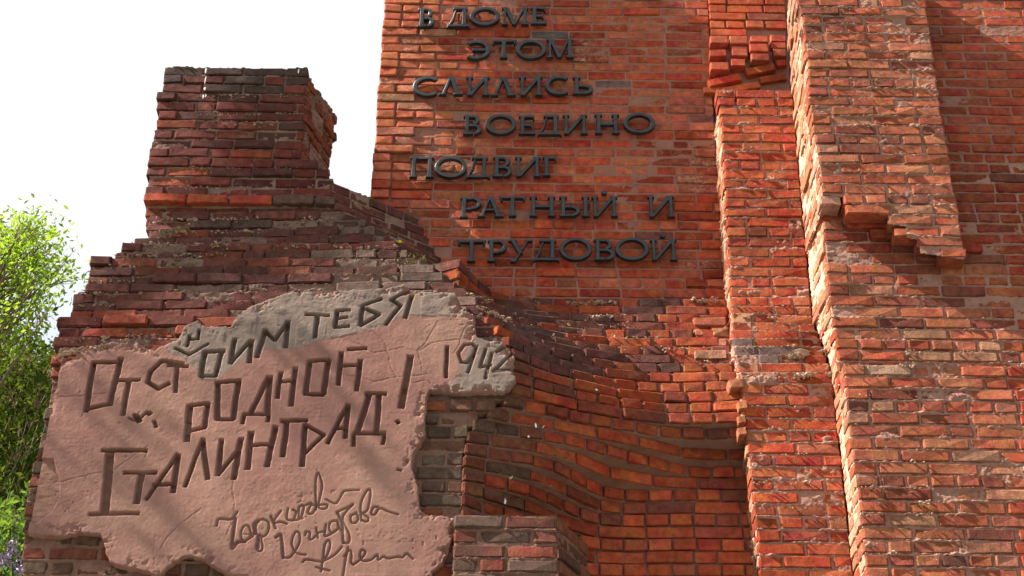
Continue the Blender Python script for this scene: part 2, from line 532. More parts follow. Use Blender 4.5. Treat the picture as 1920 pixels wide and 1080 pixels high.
# ================================================================== 1. inscription wall
tw = thing('brick_wall', 'tall red brick wall carrying the dark metal inscription', 'wall', (.3, D, 0))
TL = [(725, -60, 0), (722, 0, 0), (708, 190, 0), (695, 370, 0), (684, 620, 0)]
TR = [(1322, -60, 0), (1327, 0, 0), (1336, 190, 0), (1345, 300, 0), (1356, 480, 0), (1362, 600, 0)]
def col_text(px, py, c, r):
    if abs(px - 1033) < 22 and abs(py - 66) < 7: return (.09, .07, .07)
    if abs(px - 800) < 14 and abs(py - 222) < 9: return (.42, .32, .27)
    if abs(px - 1125) < 25 and abs(py - 160) < 9: return (.13, .08, .07)
    if px < 850 - .25 * max(0, py - 250) and py < 340: return (min(1, c[0] * 1.15), c[1] * 1.7, c[2] * 1.8)  # left band lightened, a sunlit patch put into the brick colour
    return c
PT = .0735
def tooth_text(px, py, r):
    # the left edge of the wall is a little proud and rougher than its middle
    e = max(0.0, 1 - (px - 700) / (130 + .25 * max(0, 380 - py)))
    q = max(0.0, (px - 1240) / 100) * (1 if py > 230 else .2)
    return .022 * min(1, e) + r.gauss(0, .0035) * (1 if e > 0 else .0) + .02 * min(1, q) * r.random() + (r.uniform(.004, .012) if r.random() < .06 else 0)
panel(tw, [TL, TR], -55, 600, PT, .012, PAL_TEXT, MB_SMOOTH, 'smooth', MM_TEXT, 11, colfn=col_text, header_every=6, inset=.0035, mrough=.0015,
      jit=.0012, ragL=.006, ragR=.0, caps=(True, False), cap_depth=.5, tooth=tooth_text, joint=.011, roughfn=lambda px, py, r: ('rough', MB_PALE) if (px < 860 + r.uniform(-40, 40) and py < 330) or abs(py - (px - 1010) * .82 - 20) < 14 or (px > 1245 and py > 250 and r.random() < .4) else (('rough', MB_ROUGH) if r.random() < .15 else None), ridge=.005)  # pale bricks paint the sunlit left band, diagonal streak and right patches
xL = W(690, 400, 0)[0] + .03
core(tw, xL, 1.95, D + .05, D + .55, Z0, W(1000, -58, 0)[2], MM_OLD)

# ================================================================== 2. narrow pilaster, right of the inscription
p1 = thing('brick_pilaster', 'narrow broken brick pilaster with toothed headers and a small hole', 'pilaster', (1.25, D, 0), 'brick pilasters')
P1T_L = [(1324, -60, .03), (1329, 0, .03), (1342, 190, .03), (1345, 240, .03)]
P1T_R = [(1465, -60, .03), (1472, 0, .03), (1487, 190, .03), (1492, 240, .03)]
@vec
def keep_p1top(px, py):
    return ~inpoly(px, py, [(1322, 60), (1478, 60), (1484, 165), (1325, 195), (1322, 170)])
def keep_p1top_m(px, py): return True
panel(p1, [P1T_L, P1T_R], -55, 200, PT, .030, PAL_P1, MB_SMOOTH, 'smooth', MM_TEXT, 21, keep=keep_p1top, keepm=keep_p1top_m, inset=.022, mrough=.004, jit=.003)
r5 = random.Random(5)
def box_brick(parent, px0, px1, py0, py1, t, color, rough='smooth', mat=MB_SMOOTH, roll=0.0, rnd=r5):
    a = W(px0, (py0 + py1) / 2, t); b_ = W(px1, (py0 + py1) / 2, t); c = W((px0 + px1) / 2, py0, t); d = W((px0 + px1) / 2, py1, t)
    L = b_[0] - a[0]; H = c[2] - d[2]; kind = 's' if L > .18 else 'h'
    return add_brick(parent, kind, rough, mat, ((a[0] + b_[0]) / 2, D - t, (c[2] + d[2]) / 2), 0, L, H, color, rnd, roll=roll)
z7 = lambda x, y: (1250 + x / 4.91, y / 4.91)
for (x0, x1, y0, y1, tt) in [(400, 565, 330, 392, .085), (580, 747, 330, 398, .085), (772, 935, 328, 382, .085), (958, 1095, 320, 380, .05),
                             (398, 550, 455, 515, .085), (600, 742, 425, 508, .075), (765, 935, 402, 470, .095), (958, 1098, 388, 440, .05),
                             (402, 570, 570, 640, .09), (594, 725, 540, 600, .085), (780, 945, 492, 550, .10), (985, 1100, 448, 512, .08)]:
    a, b_ = z7(x0, y0); c, d = z7(x1, y1)
    box_brick(p1, a, c, b_, d, tt, pal(r5, [(1, (.46, .09, .045)), (1, (.44, .10, .055))]))
for (x0, x1, y0, y1, rl, tt) in [(380, 690, 702, 762, -.30, .055), (725, 1000, 600, 665, -.27, .055), (1010, 1100, 545, 600, -.2, .05),
                                 (505, 860, 775, 830, -.22, .035), (860, 1100, 690, 745, -.2, .035), (340, 600, 800, 850, -.05, .035)]:
    a, b_ = z7(x0, y0); c, d = z7(x1, y1)
    box_brick(p1, a, c, b_, d, tt, pal(r5, PAL_P1), roll=-rl * 1.0 * -1)
# shaft
P1M_L = [(1343, 168, .26), (1350, 205, .26), (1357, 300, .26), (1363, 400, .26), (1370, 560, .26), (1372, 600, .34), (1374, 650, .42), (1385, 700, .52),
         (1393, 740, .52), (1405, 860, .52), (1425, 1080, .52), (1430, 1130, .52)]
P2_IN = [(1463, -60, .26), (1471, 0, .26), (1480, 100, .26), (1493, 250, .26), (1503, 380, .26), (1514, 500, .26), (1524, 600, .30), (1560, 700, .52),
         (1570, 800, .52), (1587, 950, .52), (1600, 1080, .52), (1606, 1130, .52)]
@vec
def keep_hole(px, py):
    return ~((px > 1378) & (px < 1408) & (py > 158) & (py < 191))
def col_p1(px, py, c, r):
    if 640 < py < 690 and px > 1370 and r.random() < .5: return (.14, .09, .08)
    if py > 700 and r.random() < .2: return (c[0], c[1] * 1.5, c[2] * 1.6)
    return c
panel(p1, [P1M_L, P2_IN], 170, 1125, PT + .0005, .030, PAL_P1, MB_ROUGH, 'rough', MM_ROUGH, 22, keep=keep_hole, header_every=7, inset=.008, mrough=.005, jit=.003,
      ragL=.006, colfn=col_p1, broken=.06, caps=(True, False), cap_depth=.04, mlump=.010)
# left return of the shaft
P1R_IN = [(1338, 205, -.02), (1342, 300, -.02), (1348, 400, -.02), (1354, 500, -.02), (1360, 600, -.02)]
P1R_OUT = [(x - 1, y, t) for (x, y, t) in P1M_L if 200 <= y <= 600]
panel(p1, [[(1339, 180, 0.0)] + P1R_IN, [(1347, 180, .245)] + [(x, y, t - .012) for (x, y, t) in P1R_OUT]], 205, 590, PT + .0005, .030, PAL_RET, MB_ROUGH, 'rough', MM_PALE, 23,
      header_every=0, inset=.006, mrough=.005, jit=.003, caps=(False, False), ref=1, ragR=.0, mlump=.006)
# toothed lower return
P1RL_OUT = [(x - 1, y, t - .01) for (x, y, t) in P1M_L if y >= 600]
P1RL_IN = [(1364, 600, .12), (1364, 650, .20), (1373, 700, .30), (1382, 740, .30), (1393, 860, .28), (1413, 1080, .27), (1418, 1130, .27)]
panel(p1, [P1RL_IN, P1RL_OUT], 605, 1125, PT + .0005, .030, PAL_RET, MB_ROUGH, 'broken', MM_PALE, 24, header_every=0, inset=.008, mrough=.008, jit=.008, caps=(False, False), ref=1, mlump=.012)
# loose toothing bricks that stick out at the corner
for (x0, x1, y0, y1, tt, rl, cc) in [(1366, 1394, 710, 727, .53, .2, (.42, .16, .08)), (1384, 1402, 750, 767, .54, .25, (.42, .16, .07)), (1384, 1399, 779, 793, .53, .2, (.4, .14, .07)),
                                     (1384, 1400, 800, 815, .53, .25, (.42, .16, .08)), (1300, 1362, 594, 610, .25, .0, (.42, .13, .07)), (1302, 1331, 616, 630, .28, 0, (.42, .15, .08)),
                                     (1336, 1366, 614, 630, .285, 0, (.42, .18, .09)), (1333, 1364, 634, 650, .31, 0, (.38, .15, .10)), (1302, 1364, 656, 673, .37, 0, (.38, .19, .12))]:
    box_brick(p1, x0, x1, y0, y1, tt, cc, 'broken', MB_ROUGH, roll=-rl * .5)
core(p1, 1.42, 1.72, D - .16, D + .04, Z0, W(1400, 240, .2)[2], MM_OLD)

# ================================================================== 3. broad pilaster
p2 = thing('brick_pilaster', 'broad brick pilaster with a sunlit left side and broken off lower end', 'pilaster', (2.0, D - .4, 0), 'brick pilasters')
P2_OUT = [(1488, -60, .79), (1494, 0, .79), (1503, 24, .79), (1512, 95, .79), (1517, 185, .79), (1526, 250, .79), (1531, 274, .79), (1539, 333, .79), (1542, 381, .79), (1546, 420, .79)]
P2_R = [(1725, -60, .79), (1736, 0, .79), (1744, 60, .79), (1749, 100, .79), (1757, 145, .79), (1762, 190, .79), (1770, 235, .79), (1780, 293, .79), (1788, 353, .79),
        (1797, 390, .79), (1803, 433, .79), (1810, 473, .79), (1812, 500, .79)]
@vec
def keep_p2(px, py):
    lim = np.interp(px, [1490, 1545, 1583, 1584, 1622, 1623, 1664, 1665, 1698, 1700, 1724, 1725, 1815], [364, 366, 370, 381, 384, 400, 403, 420, 424, 446, 450, 474, 488])
    return py < lim
def col_p2(px, py, c, r):
    for (bx, by, w_) in ((1529, 87, 9), (1650, 286, 11), (1556, 306, 9)):
        if abs(px - bx) < w_ and abs(py - by) < 9: return (.035, .045, .06)
    return c
panel(p2, [P2_OUT, P2_R], -55, 486, PT + .0005, .045, PAL_R, MB_ROUGH, 'rough', MM_ROUGH, 31, keep=keep_p2, header_every=6, inset=.008, mrough=.005, jit=.0035,
      ragL=.006, ragR=.006, colfn=col_p2, caps=(False, True), cap_depth=.2, mlump=.007, broken=.04)
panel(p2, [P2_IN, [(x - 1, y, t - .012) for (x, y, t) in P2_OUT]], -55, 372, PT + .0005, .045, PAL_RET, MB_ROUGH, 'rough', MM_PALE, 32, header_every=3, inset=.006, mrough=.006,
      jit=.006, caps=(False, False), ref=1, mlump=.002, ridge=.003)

# ================================================================== 4. right wall (behind and below the broad pilaster)
rw = thing('brick_wall', 'rough sunlit brick wall at the right with a projecting lower part', 'wall', (3.0, D - .6, 0))
RM_L = [(1505, 250, .66), (1533, 330, .66), (1542, 400, .66), (1547, 460, .66), (1552, 527, .66), (1557, 577, .66), (1567, 627, .67), (1571, 684, .68), (1574, 720, .68)]
RW_R = [(2280, y, .66) for y in (-60, 300, 760)]
def col_rw(px, py, c, r):
    if py < 480: return pal(r, PAL_W4)
    if py > 640 and px > 1700 and r.random() < .3: return (.34, .17, .10)
    return c
def tooth_rw(px, py, r):
    if px < 1830 and 300 < py < 520 and py > 330 + (px - 1545) * .45 and py < 395 + (px - 1545) * .45:
        return r.choice([-.02, 0, .02, .04, .055])
    return 0
panel(rw, [RM_L, RW_R], 300, 696, PT + .0005, .015, PAL_R, MB_ROUGH, 'rough', MM_ROUGH, 41, header_every=6, inset=.009, mrough=.005, jit=.0035, colfn=col_rw,
      caps=(False, True), tooth=tooth_rw, mlump=.004, broken=.05)
R4_L = [(1690, -60, .60), (1700, 300, .60), (1720, 400, .60)]
R4_R = [(2280, y, .60) for y in (-60, 300, 400)]
panel(rw, [R4_L, R4_R], -55, 330, PT + .001, .015, PAL_W4, MB_SMOOTH, 'smooth', MM_TEXT, 42, header_every=0, inset=.007, mrough=.003, jit=.003, caps=(False, True), ref=0, joint=.014)
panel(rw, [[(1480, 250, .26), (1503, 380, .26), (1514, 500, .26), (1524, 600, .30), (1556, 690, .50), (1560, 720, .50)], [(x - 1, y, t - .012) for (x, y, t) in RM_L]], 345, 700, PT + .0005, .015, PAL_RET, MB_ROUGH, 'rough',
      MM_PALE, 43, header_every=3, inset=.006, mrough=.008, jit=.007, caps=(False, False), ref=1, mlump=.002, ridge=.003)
R3_L = [(1582, 687, .79), (1585, 737, .79), (1593, 803, .79), (1600, 870, .79), (1608, 920, .79), (1617, 1003, .79), (1623, 1073, .79), (1628, 1130, .79)]
R3_R = [(2280, y, .79) for y in (680, 900, 1130)]
def col_r3(px, py, c, r):
    if py < 705 and r.random() < .4: return (.34, .20, .14)
    return c
panel(rw, [R3_L, R3_R], 689, 1125, PT + .0005, .0, PAL_R, MB_ROUGH, 'rough', MM_ROUGH, 44, header_every=6, inset=.009, mrough=.006, jit=.0035, ragL=.006, colfn=col_r3,
      caps=(False, True), mlump=.010, broken=.04)
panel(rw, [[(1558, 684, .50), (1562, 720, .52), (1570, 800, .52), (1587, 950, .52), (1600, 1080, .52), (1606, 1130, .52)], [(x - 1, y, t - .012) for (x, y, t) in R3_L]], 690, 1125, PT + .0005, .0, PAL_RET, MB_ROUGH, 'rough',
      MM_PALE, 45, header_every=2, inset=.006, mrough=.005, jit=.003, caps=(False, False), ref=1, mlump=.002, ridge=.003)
core(rw, 2.25, 4.05, D - .42, D + .5, Z0, W(1900, -58, .6)[2], MM_OLD)

# ================================================================== 5. curved broken wall between the pier and the narrow pilaster
cw = thing('curved_brick_wall', 'concave broken brick wall curving back beside the plastered pier', 'wall', (.8, D - .3, 0))
AR = [(860, 545, .56), (880, 560, .66), (905, 590, .76), (935, 620, .78), (962, 650, .78), (962, 735, .78), (925, 765, .78), (880, 800, .78), (870, 860, .78), (868, 980, .78), (868, 1000, .78)]
CM = [(915, 560, .24), (960, 600, .42), (1030, 650, .52), (1055, 700, .60), (1075, 770, .62), (1055, 830, .63), (1015, 900, .60), (990, 960, .54), (985, 1040, .52), (980, 1130, .52)]
NB = [(985, 562, .14), (1060, 600, .24), (1130, 650, .34), (1170, 700, .42), (1215, 785, .49), (1195, 835, .47), (1172, 875, .39), (1148, 915, .28), (1128, 960, .262), (1110, 1020, .26), (1100, 1130, .26)]
NC = [(1170, 562, .14), (1220, 600, .22), (1260, 650, .32), (1285, 700, .40), (1300, 785, .47), (1300, 822, .41), (1300, 850, .33), (1300, 878, .262), (1290, 960, .26), (1290, 1130, .26)]
ND = [(1363, 562, .14), (1366, 600, .22), (1369, 650, .33), (1380, 700, .42), (1388, 745, .48), (1393, 790, .49), (1397, 822, .42), (1401, 850, .33), (1404, 880, .262), (1408, 950, .26), (1424, 1080, .26), (1430, 1130, .26)]
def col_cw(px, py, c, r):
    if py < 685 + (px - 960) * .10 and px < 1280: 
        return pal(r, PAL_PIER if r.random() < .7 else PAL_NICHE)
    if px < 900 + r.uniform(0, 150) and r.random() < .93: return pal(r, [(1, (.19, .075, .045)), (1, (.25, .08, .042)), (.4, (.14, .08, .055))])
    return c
def shift_cw(z): return 0.0
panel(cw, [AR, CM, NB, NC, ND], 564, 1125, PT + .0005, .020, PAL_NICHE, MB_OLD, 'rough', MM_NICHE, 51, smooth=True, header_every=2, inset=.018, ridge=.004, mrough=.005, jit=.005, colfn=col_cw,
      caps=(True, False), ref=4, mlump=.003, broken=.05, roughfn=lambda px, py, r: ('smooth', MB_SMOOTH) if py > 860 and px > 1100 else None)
core(cw, 0.0, 1.7, D - .12, D - .02, Z0, W(1200, 640, .1)[2], MM_OLD)

# ================================================================== 6. low projecting pier, bottom centre
lp = thing('brick_pier', 'low grey stained brick pier at the bottom beside the plaster', 'pier', (.0, D - .9, 0))
LP_L = [(852, 962, .86), (845, 1130, .86)]
LP_A = [(1042, 962, .86), (1052, 1130, .86)]
LP_R = [(1098, 990, .52), (1112, 1130, .52)]
LP_Az = [(1042, 962, .86), (1052, 1130, .86)]
def col_lp(px, py, c, r):
    return pal(r, [(2, (.16, .098, .074)), (2, (.21, .075, .055)), (1.5, (.28, .08, .05))]) if px < 1050 else pal(r, [(1, (.26, .09, .05)), (1, (.18, .08, .055))])
panel(lp, [LP_L, LP_A, LP_R], 990, 1125, .0785, .010, PAL_GREY, MB_OLD, 'rough', MM_NICHE, 61, header_every=0, inset=.010, mrough=.005, jit=.005, colfn=col_lp, caps=(True, True), ref=1, joint=.014)
core(lp, -.25, .22, D - .85, D - .3, Z0, W(950, 1010, .86)[2] - .02, MM_OLD)

# ================================================================== 7. brick tower above the pier
tt = thing('brick_tower', 'jagged dark brick stump standing against the white sky', 'tower', (-1.6, D - .3, 0))
T_L = [(313, 124, .35), (308, 150, .35), (305, 172, .35), (298, 180, .35), (296, 210, .35), (289, 250, .35), (282, 300, .35), (276, 340, .35), (272, 392, .35), (276, 396, .33), (276, 460, .33)]
T_R = [(580, 124, .35), (576, 154, .35), (571, 193, .35), (570, 237, .35), (567, 273, .35), (562, 298, .35), (590, 301, .35), (600, 318, .35), (620, 330, .35), (627, 346, .35), (629, 400, .35), (640, 460, .35)]
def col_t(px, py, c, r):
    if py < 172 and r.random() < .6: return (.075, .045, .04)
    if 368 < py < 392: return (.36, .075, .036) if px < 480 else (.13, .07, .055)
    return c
zt = W(400, 378, .35)[2]
def tooth_t(px, py, r):
    return .035 if 366 < py < 388 else (r.uniform(-.003, .016))
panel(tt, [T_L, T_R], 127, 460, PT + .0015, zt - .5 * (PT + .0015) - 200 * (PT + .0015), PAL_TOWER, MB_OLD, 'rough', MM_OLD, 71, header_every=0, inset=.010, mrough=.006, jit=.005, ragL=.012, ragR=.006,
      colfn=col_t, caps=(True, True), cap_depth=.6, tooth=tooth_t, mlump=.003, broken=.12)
# receding broken right side
side = []
Xs = W(572, 200, .35)[0]
sil = [(583, 127), (592, 163), (604, 205), (613, 231), (627, 243), (629, 270), (623, 288), (621, 332), (627, 346)]
S_in = [(630, 225, -.05), (627, 243, -.05), (629, 262, -.05), (623, 288, -.05), (621, 332, -.05), (618, 420, -.05)]
S_front = [(580, 124, .34), (576, 154, .34), (571, 193, .34), (570, 237, .34), (567, 273, .34), (562, 298, .34), (562, 360, .34)]
# pull the side back row by row: front edge -> silhouette edge
panel(tt, [S_front, S_in], 150, 350, PT + .0015, zt - .5 * (PT + .0015) - 200 * (PT + .0015), [(1, (.30, .085, .036)), (1, (.22, .062, .033)), (.5, (.34, .10, .04))], MB_OLD, 'broken', MM_OLD, 72,
      header_every=2, inset=.008, mrough=.012, jit=.010, ragR=.018, caps=(False, True), ref=0, mlump=.014, tilt=.05)
xa, xb = W(300, 200, .35)[0] + .02, W(560, 200, .35)[0] - .03
core(tt, xa + .05, xb, D - .30, D + .35, Z0, W(450, 140, .35)[2], MM_OLD)

# ================================================================== 8. plastered pier
pp = thing('plastered_pier', 'broad ruined pier with pink plaster and carved Russian words', 'pier', (-1.5, D - .8, 0))
ST_L = [(276, 405, .34), (276, 452, .36), (232, 458, .42), (228, 478, .44), (172, 490, .50), (164, 545, .54), (142, 552, .56), (134, 598, .62), (108, 603, .66), (105, 640, .70), (108, 662, .73), (96, 690, .76), (90, 720, .77)]
ST_R = [(629, 400, .37), (660, 410, .38), (683, 418, .40), (748, 470, .48), (800, 500, .54), (832, 522, .60), (872, 548, .66), (893, 565, .72), (915, 600, .75), (960, 645, .77), (962, 735, .77)]
def col_st(px, py, c, r):
    if px > 600 and r.random() < .6: return (.17, .11, .09)
    if py > 590: return pal(r, [(2, (.30, .07, .04)), (1, (.2, .06, .045))])
    return c
def tooth_st(px, py, r): return r.uniform(-.006, .032)
PLASTER = [(96, 690), (108, 676), (140, 663), (163, 652), (190, 643), (255, 640), (290, 655), (310, 645), (335, 635), (345, 612), (372, 600), (390, 612), (430, 610), (445, 590), (480, 572), (520, 555), (560, 545), (600, 548), (650, 545),
           (700, 540), (760, 533), (775, 547), (850, 548), (862, 580), (887, 588), (893, 630), (905, 637), (940, 640), (958, 655), (965, 670), (962, 690), (967, 714), (943, 734),
           (860, 733), (807, 730), (803, 750), (797, 783), (793, 817), (777, 843), (773, 880), (783, 910), (786, 940), (792, 962), (850, 967), (858, 987), (848, 1017), (842, 1035), (833, 1057), (812, 1072), (805, 1135),
           (470, 1135), (440, 1082), (415, 1068), (385, 1045), (350, 1040), (320, 1058), (300, 1077), (270, 1074), (240, 1065), (210, 1055), (200, 1040), (190, 1010), (185, 1002), (140, 1000), (38, 1003),
           (45, 955), (55, 900), (68, 850), (78, 800), (90, 745)]
@vec
def keep_st(px, py):
    return ~inpoly(px, py, [(120, 700), (200, 670), (350, 660), (460, 630), (560, 575), (740, 565), (860, 590), (880, 700), (600, 760), (100, 760)])
panel(pp, [ST_L, ST_R], 412, 700, PT + .0015, .010, PAL_PIER, MB_OLD, 'rough', MM_OLD, 81, keep=keep_st, keepm=lambda a, b_: True, header_every=0, inset=.012, mrough=.010, jit=.008, ragL=.012, ragR=.01,
      colfn=col_st, caps=(True, True), cap_depth=.4, tooth=tooth_st, mlump=.012, broken=.5, ref=0)
# splayed side that runs back to the inscription wall
SP_A = [(622, 345, .37), (629, 400, .37), (683, 418, .40), (748, 470, .48), (832, 522, .60), (893, 565, .72), (915, 600, .76)]
SP_B = [(790, 425, .0), (830, 497, .0), (868, 530, .0), (905, 560, .0), (940, 590, .02), (980, 660, .05)]
panel(pp, [SP_A, SP_B], 348, 590, PT + .0015, .010, PAL_PIER, MB_OLD, 'rough', MM_OLD, 82, header_every=2, inset=.010, mrough=.006, jit=.006, caps=(False, False), ref=0, mlump=.01, broken=.2)
# front under and beside the plaster
PF_L = [(98, 690, .765), (90, 745, .765), (78, 800, .765), (68, 850, .765), (55, 900, .765), (46, 955, .765), (42, 1000, .765), (40, 1060, .765), (38, 1130, .765)]
PF_R = [(960, 640, .765), (960, 737, .765), (925, 765, .765), (880, 800, .765), (868, 860, .765), (866, 980, .765), (864, 1130, .765)]
@vec
def keep_pf(px, py):
    a = ((px > 740) & (py > 715)) | ((py > 985) & (px < 470)) | ((px < 125) & (py > 840)) | (px < 110)
    return a & ~inpoly(px, py, [(812, 600), (935, 600), (935, 715), (812, 715)]) 
def col_pf(px, py, c, r):
    if px > 700: return pal(r, PAL_GREY)
    return pal(r, [(2, (.12, .075, .05)), (1, (.26, .085, .05)), (1, (.16, .085, .055))])
panel(pp, [PF_L, PF_R], 690, 1125, .0795, .030, PAL_GREY, MB_OLD, 'rough', MM_NICHE, 83, keep=keep_pf, keepm=lambda a, b_: True, header_every=2, inset=.010, mrough=.006, jit=.006, ragL=.006, colfn=col_pf,
      caps=(True, True), cap_depth=.5, joint=.015, broken=.3)
core(pp, W(100, 800, .77)[0] + .12, W(860, 900, .77)[0] - .05, D - .62, D + .3, Z0, W(300, 800, .6)[2], MM_OLD)

# ------------------------------------------------------------------ crumbled mortar lying and sticking on the broken ledges
mrub = mortar_mat('mortar_rubble', (.30, .20, .155), (.42, .31, .24), .8)
mrubm = mortar_mat('mortar_mossy', (.17, .14, .07), (.28, .20, .15), .8)
def rubble(parent, lines, seed, smin=.004, smax=.013, mat=None):
    r = np.random.default_rng(seed); Vs = []; Fs = []; base = 0
    octa = np.array([(1, 0, 0), (-1, 0, 0), (0, 1, 0), (0, -1, 0), (0, 0, 1), (0, 0, -1)], float)
    of = np.array([(0, 2, 4), (2, 1, 4), (1, 3, 4), (3, 0, 4), (2, 0, 5), (1, 2, 5), (3, 1, 5), (0, 3, 5)])
    for (pts, n_, sz) in lines:
        P = np.array([W(*p) for p in pts]); seg = np.linalg.norm(np.diff(P, axis=0), axis=1); Sx = np.concatenate([[0], np.cumsum(seg)])
        for q in r.uniform(0, Sx[-1], n_):
            if fbm(np.array([q * 6.0]), np.array([seed * 1.7]), seed, 2)[0] < -.12: continue
            c = np.array([np.interp(q, Sx, P[:, k]) for k in range(3)]) + r.normal(0, 1, 3) * (.004, .008, .008)
            s_ = np.exp(r.uniform(math.log(smin), math.log(smax * sz)))
            v = octa * r.uniform(.5, 1.2, (6, 1)) * s_ * np.array([r.uniform(1, 2.2), 1, r.uniform(.5, .9)]); a = r.uniform(0, 6.28); ca, sa = math.cos(a), math.sin(a)
            v = v @ np.array([(ca, sa, 0), (-sa, ca, 0), (0, 0, 1)]).T + r.normal(0, .15, (6, 3)) * s_ + c
            Vs.append(v); Fs.append(of + base); base += 6
    me = mesh_np('rubble', np.vstack(Vs) - np.array(parent.location), np.vstack(Fs), mat or mrub, False)
    o = bpy.data.objects.new('rubble', me); o['kind'] = 'stuff'; o.parent = parent; COL.objects.link(o)
rubble(pp, [([(285, 412, .38), (640, 412, .39)], 160, 1), ([(285, 428, .40), (330, 435, .42), (660, 432, .40)], 90, 1), ([(240, 458, .44), (745, 466, .49)], 260, 1), ([(210, 480, .47), (500, 483, .46), (770, 490, .52)], 220, 1.1),
            ([(172, 500, .51), (500, 508, .50), (800, 505, .56)], 180, 1), ([(164, 526, .54), (560, 530, .54)], 90, .9), ([(145, 552, .57), (420, 548, .57), (500, 550, .6)], 170, 1.2), ([(138, 575, .61), (420, 570, .61)], 60, .9),
            ([(110, 603, .67), (400, 600, .67)], 150, 1), ([(112, 640, .72), (300, 628, .70)], 90, .9), ([(100, 672, .78), (160, 655, .79), (240, 640, .79)], 110, 1.1), ([(890, 575, .74), (960, 600, .70)], 50, 1)], 5)
rubble(pp, [([(300, 440, .42), (355, 425, .40)], 70, 1.6), ([(330, 480, .48), (560, 478, .48), (700, 474, .48)], 60, 1.6), ([(350, 508, .51), (500, 505, .51)], 70, 1.5), ([(740, 488, .52), (800, 500, .56)], 60, 1.2), ([(860, 545, .66), (920, 565, .73)], 60, 1.1)], 6, mat=mrubm)
rubble(tt, [([(300, 177, .37), (560, 180, .365)], 60, .6), ([(300, 215, .37), (560, 213, .365)], 50, .5), ([(345, 230, .37), (520, 232, .37)], 40, .6), ([(290, 312, .37), (560, 315, .37)], 40, .5), ([(276, 352, .37), (600, 352, .37)], 60, .5), ([(272, 396, .37), (300, 410, .38)], 40, 1.5)], 7)
rubble(cw, [([(930, 572, .16), (1365, 562, .16)], 320, 1.1), ([(960, 597, .26), (1290, 590, .23)], 130, .9), ([(985, 612, .36), (1365, 612, .27)], 110, .7), ([(1010, 632, .42), (1290, 632, .31)], 90, .8), ([(1100, 655, .38), (1365, 652, .35)], 60, .7), ([(1300, 680, .40), (1372, 680, .41)], 30, .8)], 8)
rubble(p1, [([(1372, 575, .30), (1530, 575, .30)], 54, .8), ([(1376, 594, .34), (1535, 594, .34)], 49, .8), ([(1378, 612, .37), (1545, 612, .37)], 40, .7), ([(1385, 650, .44), (1555, 650, .44)], 49, .8), ([(1480, 668, .48), (1560, 655, .48)], 104, 1.7),
            ([(1490, 705, .54), (1560, 702, .54)], 96, 1.6), ([(1390, 705, .54), (1480, 712, .54)], 22, .9), ([(1400, 855, .535), (1590, 850, .535)], 54, .7), ([(1410, 905, .535), (1590, 903, .535)], 54, .7), ([(1415, 955, .535), (1600, 950, .535)], 45, .7)], 9)
rubble(rw, [([(1585, 685, .81), (1960, 685, .81)], 108, .9), ([(1580, 640, .68), (1750, 636, .68)], 27, .6), ([(1700, 662, .69), (1860, 662, .69)], 96, 1.1), ([(1600, 912, .805), (1960, 912, .805)], 108, .8), ([(1610, 965, .805), (1960, 962, .805)], 99, .8),
            ([(1610, 940, .805), (1800, 945, .805)], 40, .9), ([(1630, 1040, .805), (1780, 1045, .805)], 36, .8), ([(1600, 862, .805), (1900, 866, .805)], 40, .7), ([(1590, 790, .805), (1900, 790, .805)], 31, .6), ([(1590, 740, .805), (1920, 742, .805)], 36, .6)], 10)
rubble(p2, [([(1505, 14, .81), (1740, 20, .81)], 27, .6), ([(1515, 100, .81), (1750, 102, .81)], 27, .6), ([(1520, 150, .81), (1760, 152, .81)], 27, .6), ([(1530, 235, .81), (1770, 238, .81)], 27, .6), ([(1540, 320, .81), (1790, 322, .81)], 27, .6)], 11)

# ------------------------------------------------------------------ plaster with the carved words
z1f = lambda x, y: (x / 3, 340 + y / 3)
z2f = lambda x, y: (x / 2.842, 700 + y / 2.842)
z4f = lambda x, y: (520 + x / 3, 500 + y / 3)
z5f = lambda x, y: (520 + x / 3, 780 + y / 3)
z9f = lambda x, y: (380 + x / 4.364, 880 + y / 4.364)
BIG = []     # (points, width px, depth m)
def S(wd, *pts, dep=.036): BIG.append((list(pts), wd, dep))
# line 1
S(12, (176, 680), (161, 770)); S(9, (174, 680), (226, 678)); S(12, (226, 672), (207, 758)); S(9, (162, 767), (206, 758))
S(8, (219, 713), (262, 711)); S(11, (242, 716), (231, 776))
S(10, (343, 682), (303, 677), (282, 697), (277, 716), (297, 729), (316, 719))
S(10, (332, 690), (328, 734)); S(8, (314, 686), (352, 686))
S(11, (384, 663), (377, 704)); S(9, (382, 660), (420, 658)); S(10, (415, 662), (404, 704)); S(8, (376, 705), (405, 704))
S(11, (440, 636), (432, 680)); S(9, (433, 680), (469, 640)); S(11, (472, 638), (468, 678))
S(11, (497, 620), (482, 668)); S(9, (497, 618), (515, 638), (541, 602)); S(11, (541, 602), (534, 650))
S(6, (329, 653), (355, 664), (390, 644)); S(7, (355, 628), (350, 648)); S(6, (373, 618), (371, 632)); S(6, (355, 636), (372, 634))
S(8, (574, 589), (616, 591)); S(10, (595, 593), (590, 632))
S(10, (632, 585), (628, 612)); S(8, (631, 583), (656, 580)); S(7, (631, 598), (651, 594)); S(8, (628, 614), (654, 611))
S(10, (681, 574), (675, 608)); S(8, (681, 572), (715, 560)); S(9, (688, 579), (711, 589), (676, 609))
S(10, (773, 554), (761, 596)); S(8, (770, 543), (734, 562), (752, 573)); S(9, (752, 573), (724, 607))
